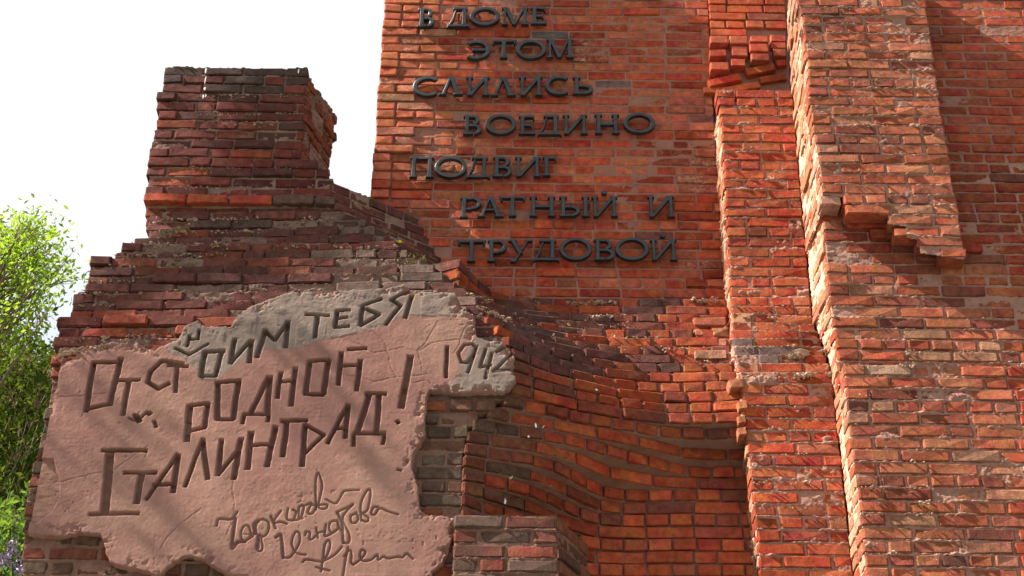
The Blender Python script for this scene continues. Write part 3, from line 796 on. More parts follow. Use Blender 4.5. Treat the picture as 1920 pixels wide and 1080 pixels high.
# line 2
S(14, (356, 760), (350, 826)); S(9, (356, 759), (391, 756)); S(11, (390, 758), (384, 800)); S(9, (384, 801), (356, 808))
S(9, (408, 717), (447, 714)); S(12, (447, 714), (438, 784)); S(12, (408, 717), (408, 784)); S(8, (408, 786), (438, 786))
S(11, (504, 707), (471, 774)); S(12, (507, 707), (501, 774)); S(8, (459, 777), (505, 777)); S(8, (458, 779), (455, 793)); S(8, (504, 779), (502, 790))
S(10, (527, 699), (521, 745)); S(11, (554, 690), (547, 760)); S(8, (525, 716), (552, 713))
S(12, (581, 679), (574, 736)); S(9, (580, 677), (616, 674)); S(12, (616, 676), (607, 738)); S(9, (573, 738), (607, 740))
S(11, (640, 662), (634, 720)); S(11, (676, 676), (668, 730)); S(8, (638, 685), (676, 684)); S(8, (653, 655), (687, 654))
S(15, (770, 669), (752, 762), dep=.032); S(8, (744, 789), (747, 793), dep=.03)
S(9, (839, 650), (837, 706))
S(7, (893, 652), (886, 645), (872, 647), (860, 662), (866, 678), (876, 680), (890, 662), dep=.022); S(7, (894, 650), (878, 698), dep=.022)
S(7, (911, 655), (901, 688), (922, 684), dep=.022); S(7, (923, 662), (911, 709), dep=.022)
S(7, (932, 660), (942, 650), (960, 650), (960, 662), (926, 696), (962, 691), dep=.022)
# line 3
S(9, (193, 845), (274, 844)); S(19, (206, 854), (196, 958), dep=.034); S(9, (168, 964), (260, 963), dep=.02)
S(9, (233, 886), (292, 885)); S(14, (265, 892), (256, 942))
S(9, (332, 852), (275, 935)); S(12, (333, 854), (324, 921)); S(8, (288, 907), (326, 908))
S(9, (380, 824), (347, 911)); S(11, (380, 826), (390, 897))
S(11, (415, 825), (409, 890)); S(8, (410, 890), (448, 842)); S(12, (452, 822), (439, 896))
S(12, (471, 811), (464, 878)); S(12, (517, 800), (500, 873)); S(8, (470, 835), (509, 834))
S(12, (538, 792), (530, 854)); S(9, (529, 789), (575, 788))
S(11, (572, 796), (566, 873)); S(8, (572, 796), (607, 816), (573, 848))
S(9, (652, 759), (614, 831)); S(11, (653, 760), (648, 820)); S(8, (627, 803), (650, 802))
S(8, (687, 738), (723, 738)); S(12, (692, 742), (671, 808)); S(12, (711, 742), (705, 808)); S(9, (665, 813), (721, 812)); S(8, (664, 815), (663, 836)); S(8, (720, 815), (717, 832))
S(6, (252, 777), (262, 786), (276, 772), dep=.03); S(12, (256, 780), (262, 790), dep=.03); S(9, (278, 777), (282, 774), dep=.03); S(7, (288, 790), (293, 800), dep=.025); S(4, (242, 783), (262, 792), dep=.02)
S(5, (745, 879), (752, 881), dep=.02)
# handwriting
def C(wd, pts, dep=.010): BIG.append((pts, wd, dep))
def P9(*a): return [z9f(x, y) for x, y in a]
C(6, P9((115, 460), (135, 405), (235, 408), (282, 350))); C(8, P9((268, 400), (240, 635), (285, 595), (345, 590)), .014)
C(4.5, P9((345, 590), (395, 540), (380, 470), (345, 460), (315, 510), (320, 565), (350, 585), (410, 545)))
C(9, P9((435, 520), (425, 450), (455, 420)), .012); C(5, P9((410, 545), (450, 430), (500, 410), (545, 445), (530, 520), (490, 550), (465, 530)))
C(7, P9((455, 540), (455, 640))); C(5, P9((455, 560), (440, 640), (470, 670), (490, 640), (480, 560)))
C(6, P9((560, 385), (600, 480))); C(5, P9((640, 340), (580, 430), (640, 430), (690, 445)))
C(5, P9((700, 320), (690, 400), (740, 415), (765, 350), (740, 330))); C(5, P9((740, 415), (800, 400), (830, 300), (790, 310), (790, 390), (820, 400)))
C(5, P9((850, 290), (890, 280), (860, 350), (900, 360), (930, 300), (900, 290)))
C(4.5, P9((930, 330), (925, 120), (945, 30), (980, 130), (950, 280), (960, 320), (1010, 320), (1020, 290), (960, 290)))
C(4, P9((1010, 245), (1080, 280), (1110, 260), (1150, 190), (1180, 175), (1280, 170)))
C(7, P9((600, 555), (640, 540), (660, 720)), .013); C(4.5, P9((660, 722), (720, 715), (790, 610), (795, 530), (765, 510), (735, 570), (735, 630), (780, 690), (845, 700)))
C(4.5, P9((840, 540), (850, 510), (880, 520), (875, 570), (900, 570), (930, 540))); C(4.5, P9((930, 480), (945, 560))); C(4.5, P9((945, 520), (1000, 505))); C(4.5, P9((1010, 450), (1000, 540), (1030, 540), (1080, 510)))
C(4.5, P9((1100, 420), (1050, 430), (1035, 480), (1060, 520), (1110, 480), (1100, 420), (1130, 500)))
C(6, P9((1100, 350), (1140, 440), (1150, 600))); C(5, P9((1150, 600), (1195, 600), (1200, 530), (1160, 440), (1150, 380), (1230, 285)))
C(4.5, P9((1100, 350), (1230, 290)))
C(4.5, P9((1260, 360), (1215, 380), (1215, 430), (1250, 440), (1275, 400), (1255, 355)))
C(4.5, P9((1300, 420), (1295, 280), (1350, 170), (1375, 190), (1350, 330), (1310, 360), (1360, 400), (1340, 430), (1300, 410)))
C(4.5, P9((1440, 310), (1400, 310), (1380, 360), (1410, 370), (1450, 320), (1520, 345), (1600, 370)))
C(4.5, P9((820, 760), (850, 738), (960, 755), (1000, 745), (1080, 700), (1140, 635)))
C(4.5, P9((970, 835), (990, 700), (1000, 620), (1030, 580), (1045, 620), (1020, 700), (990, 740)))
C(4.5, P9((1150, 873), (1170, 740), (1190, 640))); C(4.5, P9((1160, 710), (1200, 660), (1220, 690), (1215, 760), (1235, 780)))
C(4.5, P9((1235, 780), (1290, 740), (1335, 680), (1300, 660), (1290, 720), (1320, 750), (1380, 740), (1430, 700), (1440, 740), (1480, 715), (1520, 730), (1600, 715), (1640, 720), (1670, 690), (1725, 735)))
C(4, P9((930, 800), (1040, 830)))
# hairline cracks
CR = [[(110, 745), (150, 742), (200, 733)], [(110, 905), (170, 890), (215, 880), (280, 835)], [(640, 560), (690, 610), (720, 640), (735, 690), (750, 720)], [(560, 640), (590, 665), (640, 700), (700, 715), (800, 700)],
      [(790, 655), (812, 640), (860, 635)], [(775, 716), (800, 712), (815, 722)], [(820, 600), (800, 640), (785, 655), (790, 690)], [(440, 900), (437, 960), (430, 1000)], [(290, 1000), (288, 1060)], [(380, 950), (330, 990), (300, 1030)],
      [(660, 640), (700, 660), (760, 650)], [(850, 660), (870, 620), (885, 600)]]

def build_plaster():
    t0 = .80
    a = W(25, 1138, t0); b_ = W(985, 1138, t0); top = W(500, 520, t0)
    cs = .0042
    xs = np.arange(a[0], b_[0], cs); zs = np.arange(a[2], top[2], cs)
    X, Z = np.meshgrid(xs, zs)
    nx1 = fbm(X * 7, Z * 7, 301, 4, .6); nz1 = fbm(X * 7, Z * 7, 302, 4, .6)
    Xn = X + .020 * nx1 + .006 * fbm(X * 45, Z * 45, 303, 3); Zn = Z + .020 * nz1 + .006 * fbm(X * 45, Z * 45, 304, 3)
    poly = [(W(x - (8 if x < 130 else 0), y, t0)[0], W(x, y, t0)[2]) for x, y in PLASTER]
    ins = inpoly(Xn, Zn, poly)
    dmin = np.full(X.shape, 9.0)
    for i in range(len(poly)):
        p, q = poly[i], poly[(i + 1) % len(poly)]
        dmin = np.minimum(dmin, segdist(Xn, Zn, *p, *q))
    def smooth(e0, e1, v):
        u = np.clip((v - e0) / (e1 - e0), 0, 1); return u * u * (3 - 2 * u)
    sd = np.where(ins, dmin, -dmin)
    # patch where the skin has flaked off, lower left
    patch = [(W(x, y, t0)[0], W(x, y, t0)[2]) for x, y in [(77, 858), (100, 860), (106, 880), (112, 900), (114, 929), (98, 958), (68, 981), (40, 975), (48, 930), (66, 905), (62, 880)]]
    pin = inpoly(X + .012 * nz1, Z + .012 * nx1, patch)
    patch2 = [(W(x, y, t0)[0], W(x, y, t0)[2]) for x, y in [(96, 690), (125, 672), (108, 700), (112, 730), (98, 745), (102, 775), (86, 790), (80, 780)]]
    pin2 = inpoly(X + .015 * nz1, Z + .015 * nx1, patch2)
    h = .004 * fbm(X * 2.2, Z * 2.2, 310, 3) + .0012 * fbm(X * 22, Z * 22, 311, 4, .7) + .0006 * vnoise(X * 90, Z * 90, 312)
    h = h + .0012 * fbm(X * 8 + Z * 5, Z * 16 - X * 6, 314, 2)
    grey = np.zeros(X.shape, bool)
    for gp in ([(310, 652), (335, 625), (345, 605), (372, 592), (440, 600), (445, 585), (480, 565), (520, 545), (770, 520), (862, 540), (895, 590), (843, 592), (763, 593), (720, 607), (650, 628), (573, 648), (553, 650),
                (530, 655), (493, 653), (440, 685), (400, 712), (374, 708), (372, 690), (345, 672), (325, 665)],
               [(893, 634), (905, 632), (945, 632), (985, 660), (985, 720), (950, 745), (850, 740), (808, 732), (845, 716), (862, 700), (870, 675)]):
        grey |= inpoly(X + .02 * nx1, Z + .02 * nz1, [(W(x, y, t0)[0], W(x, y, t0)[2]) for x, y in gp])
    h = h + np.where(grey, .0045 * fbm(X * 12 + Z * 4, Z * 20, 313, 4, .6) + .001, 0)
    paint = np.zeros(X.shape)
    for pts, wd, dep in BIG:
        if len(pts) > 2 and dep < .02:   # round off the handwriting
            P = np.array(pts, float); E = np.vstack([2 * P[0] - P[1], P, 2 * P[-1] - P[-2]]); Q = []
            for i in range(1, len(E) - 2):
                for u in (0, .25, .5, .75):
                    A_, B_, C_, D_ = E[i - 1], E[i], E[i + 1], E[i + 2]
                    Q.append(.5 * ((2 * B_) + (-A_ + C_) * u + (2 * A_ - 5 * B_ + 4 * C_ - D_) * u * u + (-A_ + 3 * B_ - 3 * C_ + D_) * u ** 3))
            Q.append(P[-1]); pts = [tuple(q) for q in Q]
        Wp = [(W(x, y, t0)[0], W(x, y, t0)[2]) for x, y in pts]
        hw = wd * (.0023 if dep > .015 else .0021) / 2
        x0 = min(p[0] for p in Wp) - .05; x1 = max(p[0] for p in Wp) + .05; y0 = min(p[1] for p in Wp) - .05; y1 = max(p[1] for p in Wp) + .05
        i0, i1 = np.searchsorted(xs, [x0, x1]); j0, j1 = np.searchsorted(zs, [y0, y1])
        if i1 <= i0 or j1 <= j0: continue
        sx = X[j0:j1, i0:i1]; sz = Z[j0:j1, i0:i1]
        wob = .0042 if dep > .015 else .0006
        sx = sx + wob * nx1[j0:j1, i0:i1] * 1.5; sz = sz + wob * nz1[j0:j1, i0:i1] * 1.5
        dd = np.full(sx.shape, 9.0)
        for p, q in zip(Wp[:-1], Wp[1:]): dd = np.minimum(dd, boxdist(sx, sz, *p, *q, hw) if dep > .015 else segdist(sx, sz, *p, *q))
        g = -dep * smooth(hw + .0026, hw - .0026, dd)
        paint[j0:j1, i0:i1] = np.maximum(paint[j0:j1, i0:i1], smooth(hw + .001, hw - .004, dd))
        h[j0:j1, i0:i1] = np.minimum(h[j0:j1, i0:i1], h[j0:j1, i0:i1] * .5 + g)
    for cr_ in CR:
        Wp = [(W(x, y, t0)[0], W(x, y, t0)[2]) for x, y in cr_]
        dd = np.full(X.shape, 9.0)
        for p, q in zip(Wp[:-1], Wp[1:]): dd = np.minimum(dd, segdist(X + .02 * nz1, Z + .02 * nx1, *p, *q))
        h = h - .003 * np.clip(1 - dd / .0035, 0, 1)
    # flaked patches: rough under-coat
    hp = -.020 + .006 * fbm(X * 9, Z * 26, 320, 4, .6)
    h = np.where(pin | pin2, hp, h)
    edge_wear = smooth(.07, 0, sd) * np.maximum(0, fbm(X * 18, Z * 18, 330, 4, .7)) * .05
    h = h - edge_wear
    pits = np.clip(vnoise(X * 60, Z * 60, 340) - .78, 0, 1) * np.clip(fbm(X * 3, Z * 3, 341, 2) + .25, 0, 1)
    h = h - pits * .03
    h = h - .055 * smooth(.004, -.006, sd)
    ok = sd > -.012
    V = np.stack([X, D - (t0 + h), Z], -1).reshape(-1, 3)
    I = np.arange(X.size).reshape(X.shape)
    kq = ok[:-1, :-1] & ok[:-1, 1:] & ok[1:, 1:] & ok[1:, :-1]
    Fq = np.stack([I[:-1, :-1], I[:-1, 1:], I[1:, 1:], I[1:, :-1]], -1)[kq]
    used = np.unique(Fq); remap = np.zeros(X.size, np.int64); remap[used] = np.arange(len(used))
    m, n, b = new_mat('plaster')
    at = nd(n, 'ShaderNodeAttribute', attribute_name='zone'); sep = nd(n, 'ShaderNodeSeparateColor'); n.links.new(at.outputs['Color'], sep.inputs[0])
    geo = nd(n, 'ShaderNodeNewGeometry'); pos = geo.outputs['Position']
    pink = mix(n, ramp(n, noise(n, pos, 2.2, 6, .65), .35, .65), (.175, .086, .074), (.265, .140, .112))
    pink = mix(n, ramp(n, noise(n, pos, 1.1, 4, .6), .48, .64, 0, .55), pink, (.275, .165, .125))
    pink = mix(n, ramp(n, noise(n, pos, 14, 6, .75), .48, .7, 0, .6), pink, (.19, .09, .075))
    mpv = nd(n, 'ShaderNodeMapping'); mpv.inputs['Scale'].default_value = (9, 1, 1.3); n.links.new(pos, mpv.inputs['Vector'])
    pink = mix(n, ramp(n, noise(n, mpv.outputs[0], 1.0, 5, .6), .52, .72, 0, .45), pink, (.17, .095, .08))
    grey_c = mix(n, ramp(n, noise(n, pos, 6, 6, .7), .35, .65), (.14, .105, .092), (.215, .16, .135))
    gm = math_(n, 'MULTIPLY', sep.outputs[0], ramp(n, noise(n, pos, 20, 6, .75), .3, .42, .25, 1.0))
    c = mix(n, gm, pink, grey_c)
    under = mix(n, ramp(n, noise(n, pos, 9, 6, .7), .35, .65), (.17, .09, .07), (.28, .15, .12))
    c = mix(n, sep.outputs[1], c, under)
    c = mix(n, ramp(n, noise(n, pos, 150, 4, .7), .6, .75, 0, .35), c, (.15, .08, .065))
    # the cut letters are tinted dark brown
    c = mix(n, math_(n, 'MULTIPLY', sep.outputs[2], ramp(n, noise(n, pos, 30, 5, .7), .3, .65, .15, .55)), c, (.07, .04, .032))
    n.links.new(c, b.inputs['Base Color'])
    bp = nd(n, 'ShaderNodeBump'); bp.inputs['Strength'].default_value = .6; bp.inputs['Distance'].default_value = .005
    n.links.new(noise(n, pos, 90, 9, .8), bp.inputs['Height']); n.links.new(bp.outputs[0], b.inputs['Normal'])
    me = mesh_np('plaster', V[used] - np.array(pp.location), remap[Fq.reshape(-1)].reshape(-1, 4), m)
    ca = me.color_attributes.new('zone', 'FLOAT_COLOR', 'POINT')
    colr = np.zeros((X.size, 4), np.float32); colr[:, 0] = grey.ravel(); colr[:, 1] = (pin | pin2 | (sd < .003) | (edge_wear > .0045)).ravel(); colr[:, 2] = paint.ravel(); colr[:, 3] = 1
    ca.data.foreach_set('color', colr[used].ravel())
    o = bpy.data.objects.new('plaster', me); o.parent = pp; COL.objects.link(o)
    o['label'] = 'pink plaster coat with a grey cement patch and deeply cut letters'
build_plaster()

# ================================================================== metal letters
ml, n, b = new_mat('dark_patinated_metal')
b.inputs['Metallic'].default_value = .35; b.inputs['Roughness'].default_value = .48; b.inputs['Specular IOR Level'].default_value = .5
geo = nd(n, 'ShaderNodeNewGeometry')
n.links.new(mix(n, ramp(n, noise(n, geo.outputs['Position'], 18, 5, .7), .35, .7), (.016, .019, .022), (.042, .048, .052)), b.inputs['Base Color'])
bp = nd(n, 'ShaderNodeBump'); bp.inputs['Strength'].default_value = .25; bp.inputs['Distance'].default_value = .003
n.links.new(noise(n, geo.outputs['Position'], 70, 4), bp.inputs['Height']); n.links.new(bp.outputs[0], b.inputs['Normal'])
LB, LT = .020, .052      # back and front of the letters, in front of the wall

class Glyph:
    def __init__(s, x0, y0, x1, y1):
        s.x0, s.y0, s.x1, s.y1 = x0, y0, x1, y1; s.V = []; s.F = []; s.k = 0
        s.w = x1 - x0; s.h = y1 - y0
    def pt(s, x, y):
        X = s.x0 + x; Y = s.y0 + y; yc = (s.y0 + s.y1) / 2
        return X + (1012 - X) / (4000 + Y) * (yc - Y), Y
    def poly(s, pts):
        s.k += 1; f = LT - s.k * .0004
        P = [s.pt(*p) for p in pts]
        a = sum(P[i][0] * P[(i + 1) % len(P)][1] - P[(i + 1) % len(P)][0] * P[i][1] for i in range(len(P)))
        if a < 0: P = P[::-1]
        n = len(P); ins = []
        for i in range(n):
            p0, p1, p2 = np.array(P[i - 1]), np.array(P[i]), np.array(P[(i + 1) % n])
            d1 = p1 - p0; d2 = p2 - p1; d1 = d1 / (np.hypot(*d1) + 1e-9); d2 = d2 / (np.hypot(*d2) + 1e-9)
            n1 = np.array([-d1[1], d1[0]]); n2 = np.array([-d2[1], d2[0]]); bi = n1 + n2; bi = bi / max(.5, (bi @ bi) / 2)
            ins.append(p1 + bi * .9)
        base = len(s.V)
        for q, t in ((P, LB), (P, f - .005), (ins, f)):
            for p in q: s.V.append(tuple(W(p[0], p[1], t)))
        # keep the outline square to the wall
        for i in range(n):
            x, y, z = s.V[base + n + i]; s.V[base + i] = (x, D - LB, z)
        for i in range(n):
            j = (i + 1) % n
            s.F.append((base + i, base + j, base + n + j, base + n + i)); s.F.append((base + n + i, base + n + j, base + 2 * n + j, base + 2 * n + i))
        s.F.append(tuple(base + 2 * n + i for i in range(n)))
    def quad(s, x0, y0, x1, y1): s.poly([(x0, y0), (x1, y0), (x1, y1), (x0, y1)])
    def stem(s, x, y0, y1, w=8.5, top=True, bot=True):
        h = w / 2; m = (y0 + y1) / 2
        s.poly([(x - h, y0), (x + h, y0), (x + h * .82, m), (x + h, y1), (x - h, y1), (x - h * .82, m)])
        if top: s.quad(x - h - 3, y0, x + h + 3, y0 + 3.6)
        if bot: s.quad(x - h - 3, y1 - 3.6, x + h + 3, y1)
    def diag(s, xa, ya, xb, yb, w):
        s.poly([(xa - w / 2, ya), (xa + w / 2, ya), (xb + w / 2, yb), (xb - w / 2, yb)])
    def arc(s, cx, cy, rx, ry, a0, a1, wx, wy, n=14):
        for i in range(n):
            A = math.radians(a0 + (a1 - a0) * i / n); B_ = math.radians(a0 + (a1 - a0) * (i + 1) / n)
            o = lambda a: (cx + rx * math.cos(a), cy - ry * math.sin(a)); q = lambda a: (cx + (rx - wx) * math.cos(a), cy - (ry - wy) * math.sin(a))
            s.arcseg(o(A), o(B_), q(B_), q(A), i == 0 and (a1 - a0) < 359, i == n - 1 and (a1 - a0) < 359)
    def arcseg(s, a, b_, c, d, c0, c1):
        f = LT
        P = [np.array(s.pt(*p)) for p in (a, b_, c, d)]
        A, B_, C_, D_ = P; ia = A + (D_ - A) * .16; ib = B_ + (C_ - B_) * .16; ic = C_ + (B_ - C_) * .16; id_ = D_ + (A - D_) * .16
        base = len(s.V)
        fr = [tuple(W(p[0], p[1], f - .005)) for p in (A, B_, C_, D_)]
        s.V += [(x, D - LB, z) for x, y, z in fr] + fr + [tuple(W(p[0], p[1], f)) for p in (ia, ib, ic, id_)]
        s.F += [(base, base + 1, base + 5, base + 4), (base + 4, base + 5, base + 9, base + 8), (base + 8, base + 9, base + 10, base + 11), (base + 11, base + 10, base + 6, base + 7), (base + 7, base + 6, base + 2, base + 3)]
        if c0: s.F += [(base, base + 4, base + 7, base + 3), (base + 4, base + 8, base + 11, base + 7)]
        if c1: s.F += [(base + 1, base + 2, base + 6, base + 5), (base + 5, base + 6, base + 10, base + 9)]

def glyph(ch, x0, y0, x1, y1):
    g = Glyph(x0, y0, x1, y1); w, h = g.w, g.h; T = 4.6; SW = 8.5
    if ch == 'В':
        g.stem(7, 0, h, SW); 
        g.quad(7, 0.6, w * .55, T); g.quad(7, h * .46, w * .6, h * .46 + T); g.quad(7, h - T - .6, w * .55, h)
        g.arc(w * .55, h * .25, w * .33, h * .25, -90, 90, 7.5, T); g.arc(w * .58, h * .73, w * .42, h * .27, -90, 90, 8, T)
    elif ch == 'Д':
        g.quad(w * .25, 0, w * .88, T); g.stem(w * .74, 0, h * .84, SW, False, False)
        g.poly([(w * .34, T), (w * .42, T), (w * .30, h * .6), (w * .16, h * .86), (w * .06, h * .86), (w * .24, h * .5)])
        g.quad(w * .06, h * .82, w * .92, h * .82 + T)
        g.poly([(0, h), (w * .03, h * .84), (w * .14, h * .84), (w * .10, h * .93)]); g.poly([(w, h), (w * .97, h * .84), (w * .84, h * .84), (w * .90, h * .93)])
    elif ch == 'О': g.arc(w / 2, h / 2, w / 2, h / 2, 0, 360, 8.2, 5.2, 36)
    elif ch == 'М':
        g.stem(6, 0, h, 6, False, True); g.stem(w - 7, 0, h, 8, False, True); g.quad(0, 0, 12, 3.4); g.quad(w - 12, 0, w - 1, 3.4)
        g.diag(8, 0, w * .48, h, 8); g.diag(w - 9, 0, w * .48, h, 5)
    elif ch == 'Е':
        g.stem(7, 0, h, SW); g.quad(7, 0, w - 2, T); g.quad(7, h * .45, w * .8, h * .45 + T); g.quad(7, h - T, w, h)
        g.quad(w - 5, 1, w - 2, 8); g.quad(w * .8 - 3, h * .36, w * .8, h * .66); g.quad(w - 3.5, h - 9, w - .5, h - 1)
    elif ch == 'Э': g.arc(w * .45, h / 2, w * .55, h / 2, -128, 128, 8.2, 5.4, 22); g.quad(w * .3, h * .44, w - 6, h * .44 + T)
    elif ch == 'Т':
        g.stem(w / 2, 0, h, SW, False, True); g.quad(1, .4, w - 1, T); g.poly([(0, 0), (4, 0), (6, 9), (3, 9)]); g.poly([(w, 0), (w - 4, 0), (w - 6, 9), (w - 3, 9)])
    elif ch == 'С': g.arc(w * .55, h / 2, w * .55, h / 2, 52, 308, 8.4, 5.4, 22)
    elif ch == 'Л':
        g.diag(w * .48, 0, 8, h, 5.5); g.diag(w * .50, 0, w - 9, h, 9); g.quad(0, h - 3.6, 14, h); g.quad(w - 17, h - 3.6, w, h); g.quad(w * .36, 0, w * .58, 3.4)
    elif ch in 'ИЙ':
        g.stem(7, 0, h, 7, True, False); g.stem(w - 7, 0, h, 7.5, True, True); g.diag(w - 7, 0, 8, h, 8)
        if ch == 'Й': g.arc(w / 2, -7.5, 5.5, 4, 0, 360, 5.4, 3.9, 12)
    elif ch == 'Ь': g.stem(7, 0, h, SW); g.quad(7, h * .46, w * .55, h * .46 + T); g.quad(7, h - T, w * .55, h); g.arc(w * .55, h * .73, w * .45, h * .27, -90, 90, 8, T)
    elif ch == 'Ы':
        g.stem(7, 0, h, SW); q = w * .68; g.quad(7, h * .46, q * .55, h * .46 + T); g.quad(7, h - T, q * .55, h); g.arc(q * .55, h * .73, q * .45, h * .27, -90, 90, 8, T); g.stem(w - 8, 0, h, SW)
    elif ch == 'Н': g.stem(8, 0, h, SW); g.stem(w - 8, 0, h, SW); g.quad(8, h * .45, w - 8, h * .45 + T)
    elif ch == 'П': g.stem(8, 0, h, SW); g.stem(w - 8, 0, h, SW); g.quad(8, .5, w - 8, T + .5)
    elif ch == 'Г': g.stem(8, 0, h, SW); g.quad(8, .5, w - 1, T + .5); g.poly([(w, 0), (w - 4, 0), (w - 4, 9), (w - 1, 9)])
    elif ch == 'Р': g.stem(7, 0, h, SW); g.quad(7, .5, w * .55, T + .5); g.quad(7, h * .52, w * .55, h * .52 + T); g.arc(w * .55, h * .30, w * .45, h * .30, -90, 90, 8, T)
    elif ch == 'А':
        g.diag(w * .46, 0, 8, h, 5.5); g.diag(w * .50, 0, w - 9, h, 9); g.quad(0, h - 3.6, 14, h); g.quad(w - 17, h - 3.6, w, h); g.quad(w * .26, h * .60, w * .74, h * .60 + 4)
    elif ch == 'У':
        g.diag(9, 0, w * .52, h * .62, 8.5); g.diag(w - 9, 0, w * .36, h * .85, 5); g.quad(1, 0, 18, 3.6); g.quad(w - 15, 0, w, 3.6)
        g.poly([(w * .30, h * .85), (w * .44, h * .85), (w * .32, h), (w * .12, h), (w * .12, h * .90)])
    return g

ORD = ['first', 'second', 'third', 'fourth', 'fifth', 'sixth', 'seventh', 'eighth']
def z6(a): return (680 + a[0] / 3, a[2] / 3, 680 + a[1] / 3, a[3] / 3)
def z8(a): return (680 + a[0] / 2.667, 300 + a[2] / 2.667, 680 + a[1] / 2.667, 300 + a[3] / 2.667)
LINES = [
 ('top', z6, [('В', 312, 402, 45, 150), ('Д', 475, 605, 40, 156), ('О', 603, 772, 38, 142), ('М', 782, 935, 40, 138), ('Е', 945, 1035, 38, 134)]),
 ('second', z6, [('Э', 572, 720, 225, 332), ('Т', 722, 866, 222, 325), ('О', 862, 1032, 222, 330), ('М', 1035, 1186, 218, 322)]),
 ('third', z6, [('С', 282, 437, 428, 540), ('Л', 430, 566, 430, 532), ('И', 580, 714, 430, 535), ('Л', 722, 862, 430, 537), ('И', 878, 1012, 428, 535), ('С', 1025, 1172, 424, 532), ('Ь', 1183, 1295, 430, 528)]),
 ('fourth', z6, [('В', 566, 670, 648, 755), ('О', 690, 864, 641, 755), ('Е', 878, 972, 648, 754), ('Д', 983, 1120, 645, 765), ('И', 1123, 1266, 643, 752), ('Н', 1303, 1447, 640, 750), ('О', 1466, 1645, 633, 748)]),
 ('fifth', z6, [('П', 263, 402, 880, 996), ('О', 405, 587, 878, 998), ('Д', 578, 720, 880, 1006), ('В', 733, 840, 880, 993), ('И', 855, 1002, 880, 992), ('Г', 1010, 1092, 878, 988)]),
 ('sixth', z8, [('Р', 488, 594, 184, 286), ('А', 575, 706, 182, 283), ('Т', 683, 817, 180, 280), ('Н', 832, 966, 180, 280), ('Ы', 984, 1136, 180, 281), ('Й', 1144, 1276, 180, 282), ('И', 1424, 1560, 178, 284)]),
 ('bottom', z8, [('Т', 472, 616, 400, 506), ('Р', 625, 722, 398, 506), ('У', 724, 850, 397, 509), ('Д', 850, 984, 396, 509), ('О', 984, 1147, 388, 500), ('В', 1157, 1260, 395, 499), ('О', 1262, 1432, 387, 500), ('Й', 1437, 1573, 395, 500)]),
]
for ln, zf, chars in LINES:
    cnt = 0
    for i, (ch, a, b_, c, d) in enumerate(chars):
        x0, y0, x1, y1 = zf((a, b_, c, d))
        g = glyph(ch, x0, y0, x1, y1)
        ctr = W((x0 + x1) / 2, y1, LB)
        me = bpy.data.meshes.new('metal_letter')
        me.from_pydata([tuple(np.array(v) - ctr) for v in g.V], [], g.F); me.update(); me.materials.append(ml)
        o = bpy.data.objects.new('metal_letter', me); o.location = ctr
        o['label'] = 'dark metal letter %s, %s in the %s line on the brick wall' % (ch, ORD[i], ln)
        o['category'] = 'letter'; o['group'] = 'metal letters of the wall inscription'
        COL.objects.link(o)

# ================================================================== greenery at the left
def leaf_mat(name, c1, c2, tr=.5):
    m = bpy.data.materials.new(name); m.use_nodes = True; n = m.node_tree; n.nodes.clear()
    out = n.nodes.new('ShaderNodeOutputMaterial'); d = n.nodes.new('ShaderNodeBsdfDiffuse'); t = n.nodes.new('ShaderNodeBsdfTranslucent'); mx = n.nodes.new('ShaderNodeMixShader')
    geo = nd(n, 'ShaderNodeNewGeometry')
    c = mix(n, ramp(n, geo.outputs['Random Per Island'], 0, 1), c1, c2)
    n.links.new(c, d.inputs[0]); n.links.new(mix(n, .55, c, (.30, .42, .03)), t.inputs[0]); mx.inputs[0].default_value = tr
    n.links.new(d.outputs[0], mx.inputs[1]); n.links.new(t.outputs[0], mx.inputs[2]); n.links.new(mx.outputs[0], out.inputs[0])
    return m
bark, n, b = new_mat('bark'); b.inputs['Base Color'].default_value = (.13, .095, .07, 1)
twig_m, n, b = new_mat('dry_twig'); b.inputs['Base Color'].default_value = (.26, .19, .13, 1)

def tube(V, Fq, pts, r0, r1, sides=5):
    base = len(V); n = len(pts)
    for i, p in enumerate(pts):
        p = Vector(p); d = (Vector(pts[min(n - 1, i + 1)]) - Vector(pts[max(0, i - 1)])).normalized()
        a = d.cross(Vector((.3, 1, .2))).normalized(); b2 = d.cross(a); r = r0 + (r1 - r0) * i / (n - 1)
        for k in range(sides):
            an = 2 * math.pi * k / sides; V.append(tuple(p + (a * math.cos(an) + b2 * math.sin(an)) * r))
    for i in range(n - 1):
        for k in range(sides):
            k2 = (k + 1) % sides; Fq.append((base + i * sides + k, base + i * sides + k2, base + (i + 1) * sides + k2, base + (i + 1) * sides + k))

def leaves_obj(name, centres, n_per, spread, size, mat, parent, seed):
    rn = np.random.default_rng(seed)
    C_ = np.repeat(np.array(centres), n_per, 0); N = len(C_)
    P = C_ + rn.normal(0, 1, (N, 3)) * spread
    d1 = rn.normal(0, 1, (N, 3)); d1 /= np.linalg.norm(d1, axis=1)[:, None]
    d2 = np.cross(d1, rn.normal(0, 1, (N, 3))); d2 /= np.linalg.norm(d2, axis=1)[:, None]
    s = (size * rn.uniform(.6, 1.3, N))[:, None]
    nrm = np.cross(d1, d2)
    A = P - d1 * s; B_ = P + d2 * s * .42 + nrm * s * .12; Cc = P + d1 * s; E = P - d2 * s * .42 + nrm * s * .12
    V = np.stack([A, B_, Cc, E], 1).reshape(-1, 3)
    Fq = np.arange(N * 4).reshape(-1, 4)
    me = mesh_np(name, V - np.array(parent.location), Fq, mat, False)
    o = bpy.data.objects.new(name, me); o.parent = parent; COL.objects.link(o); return o

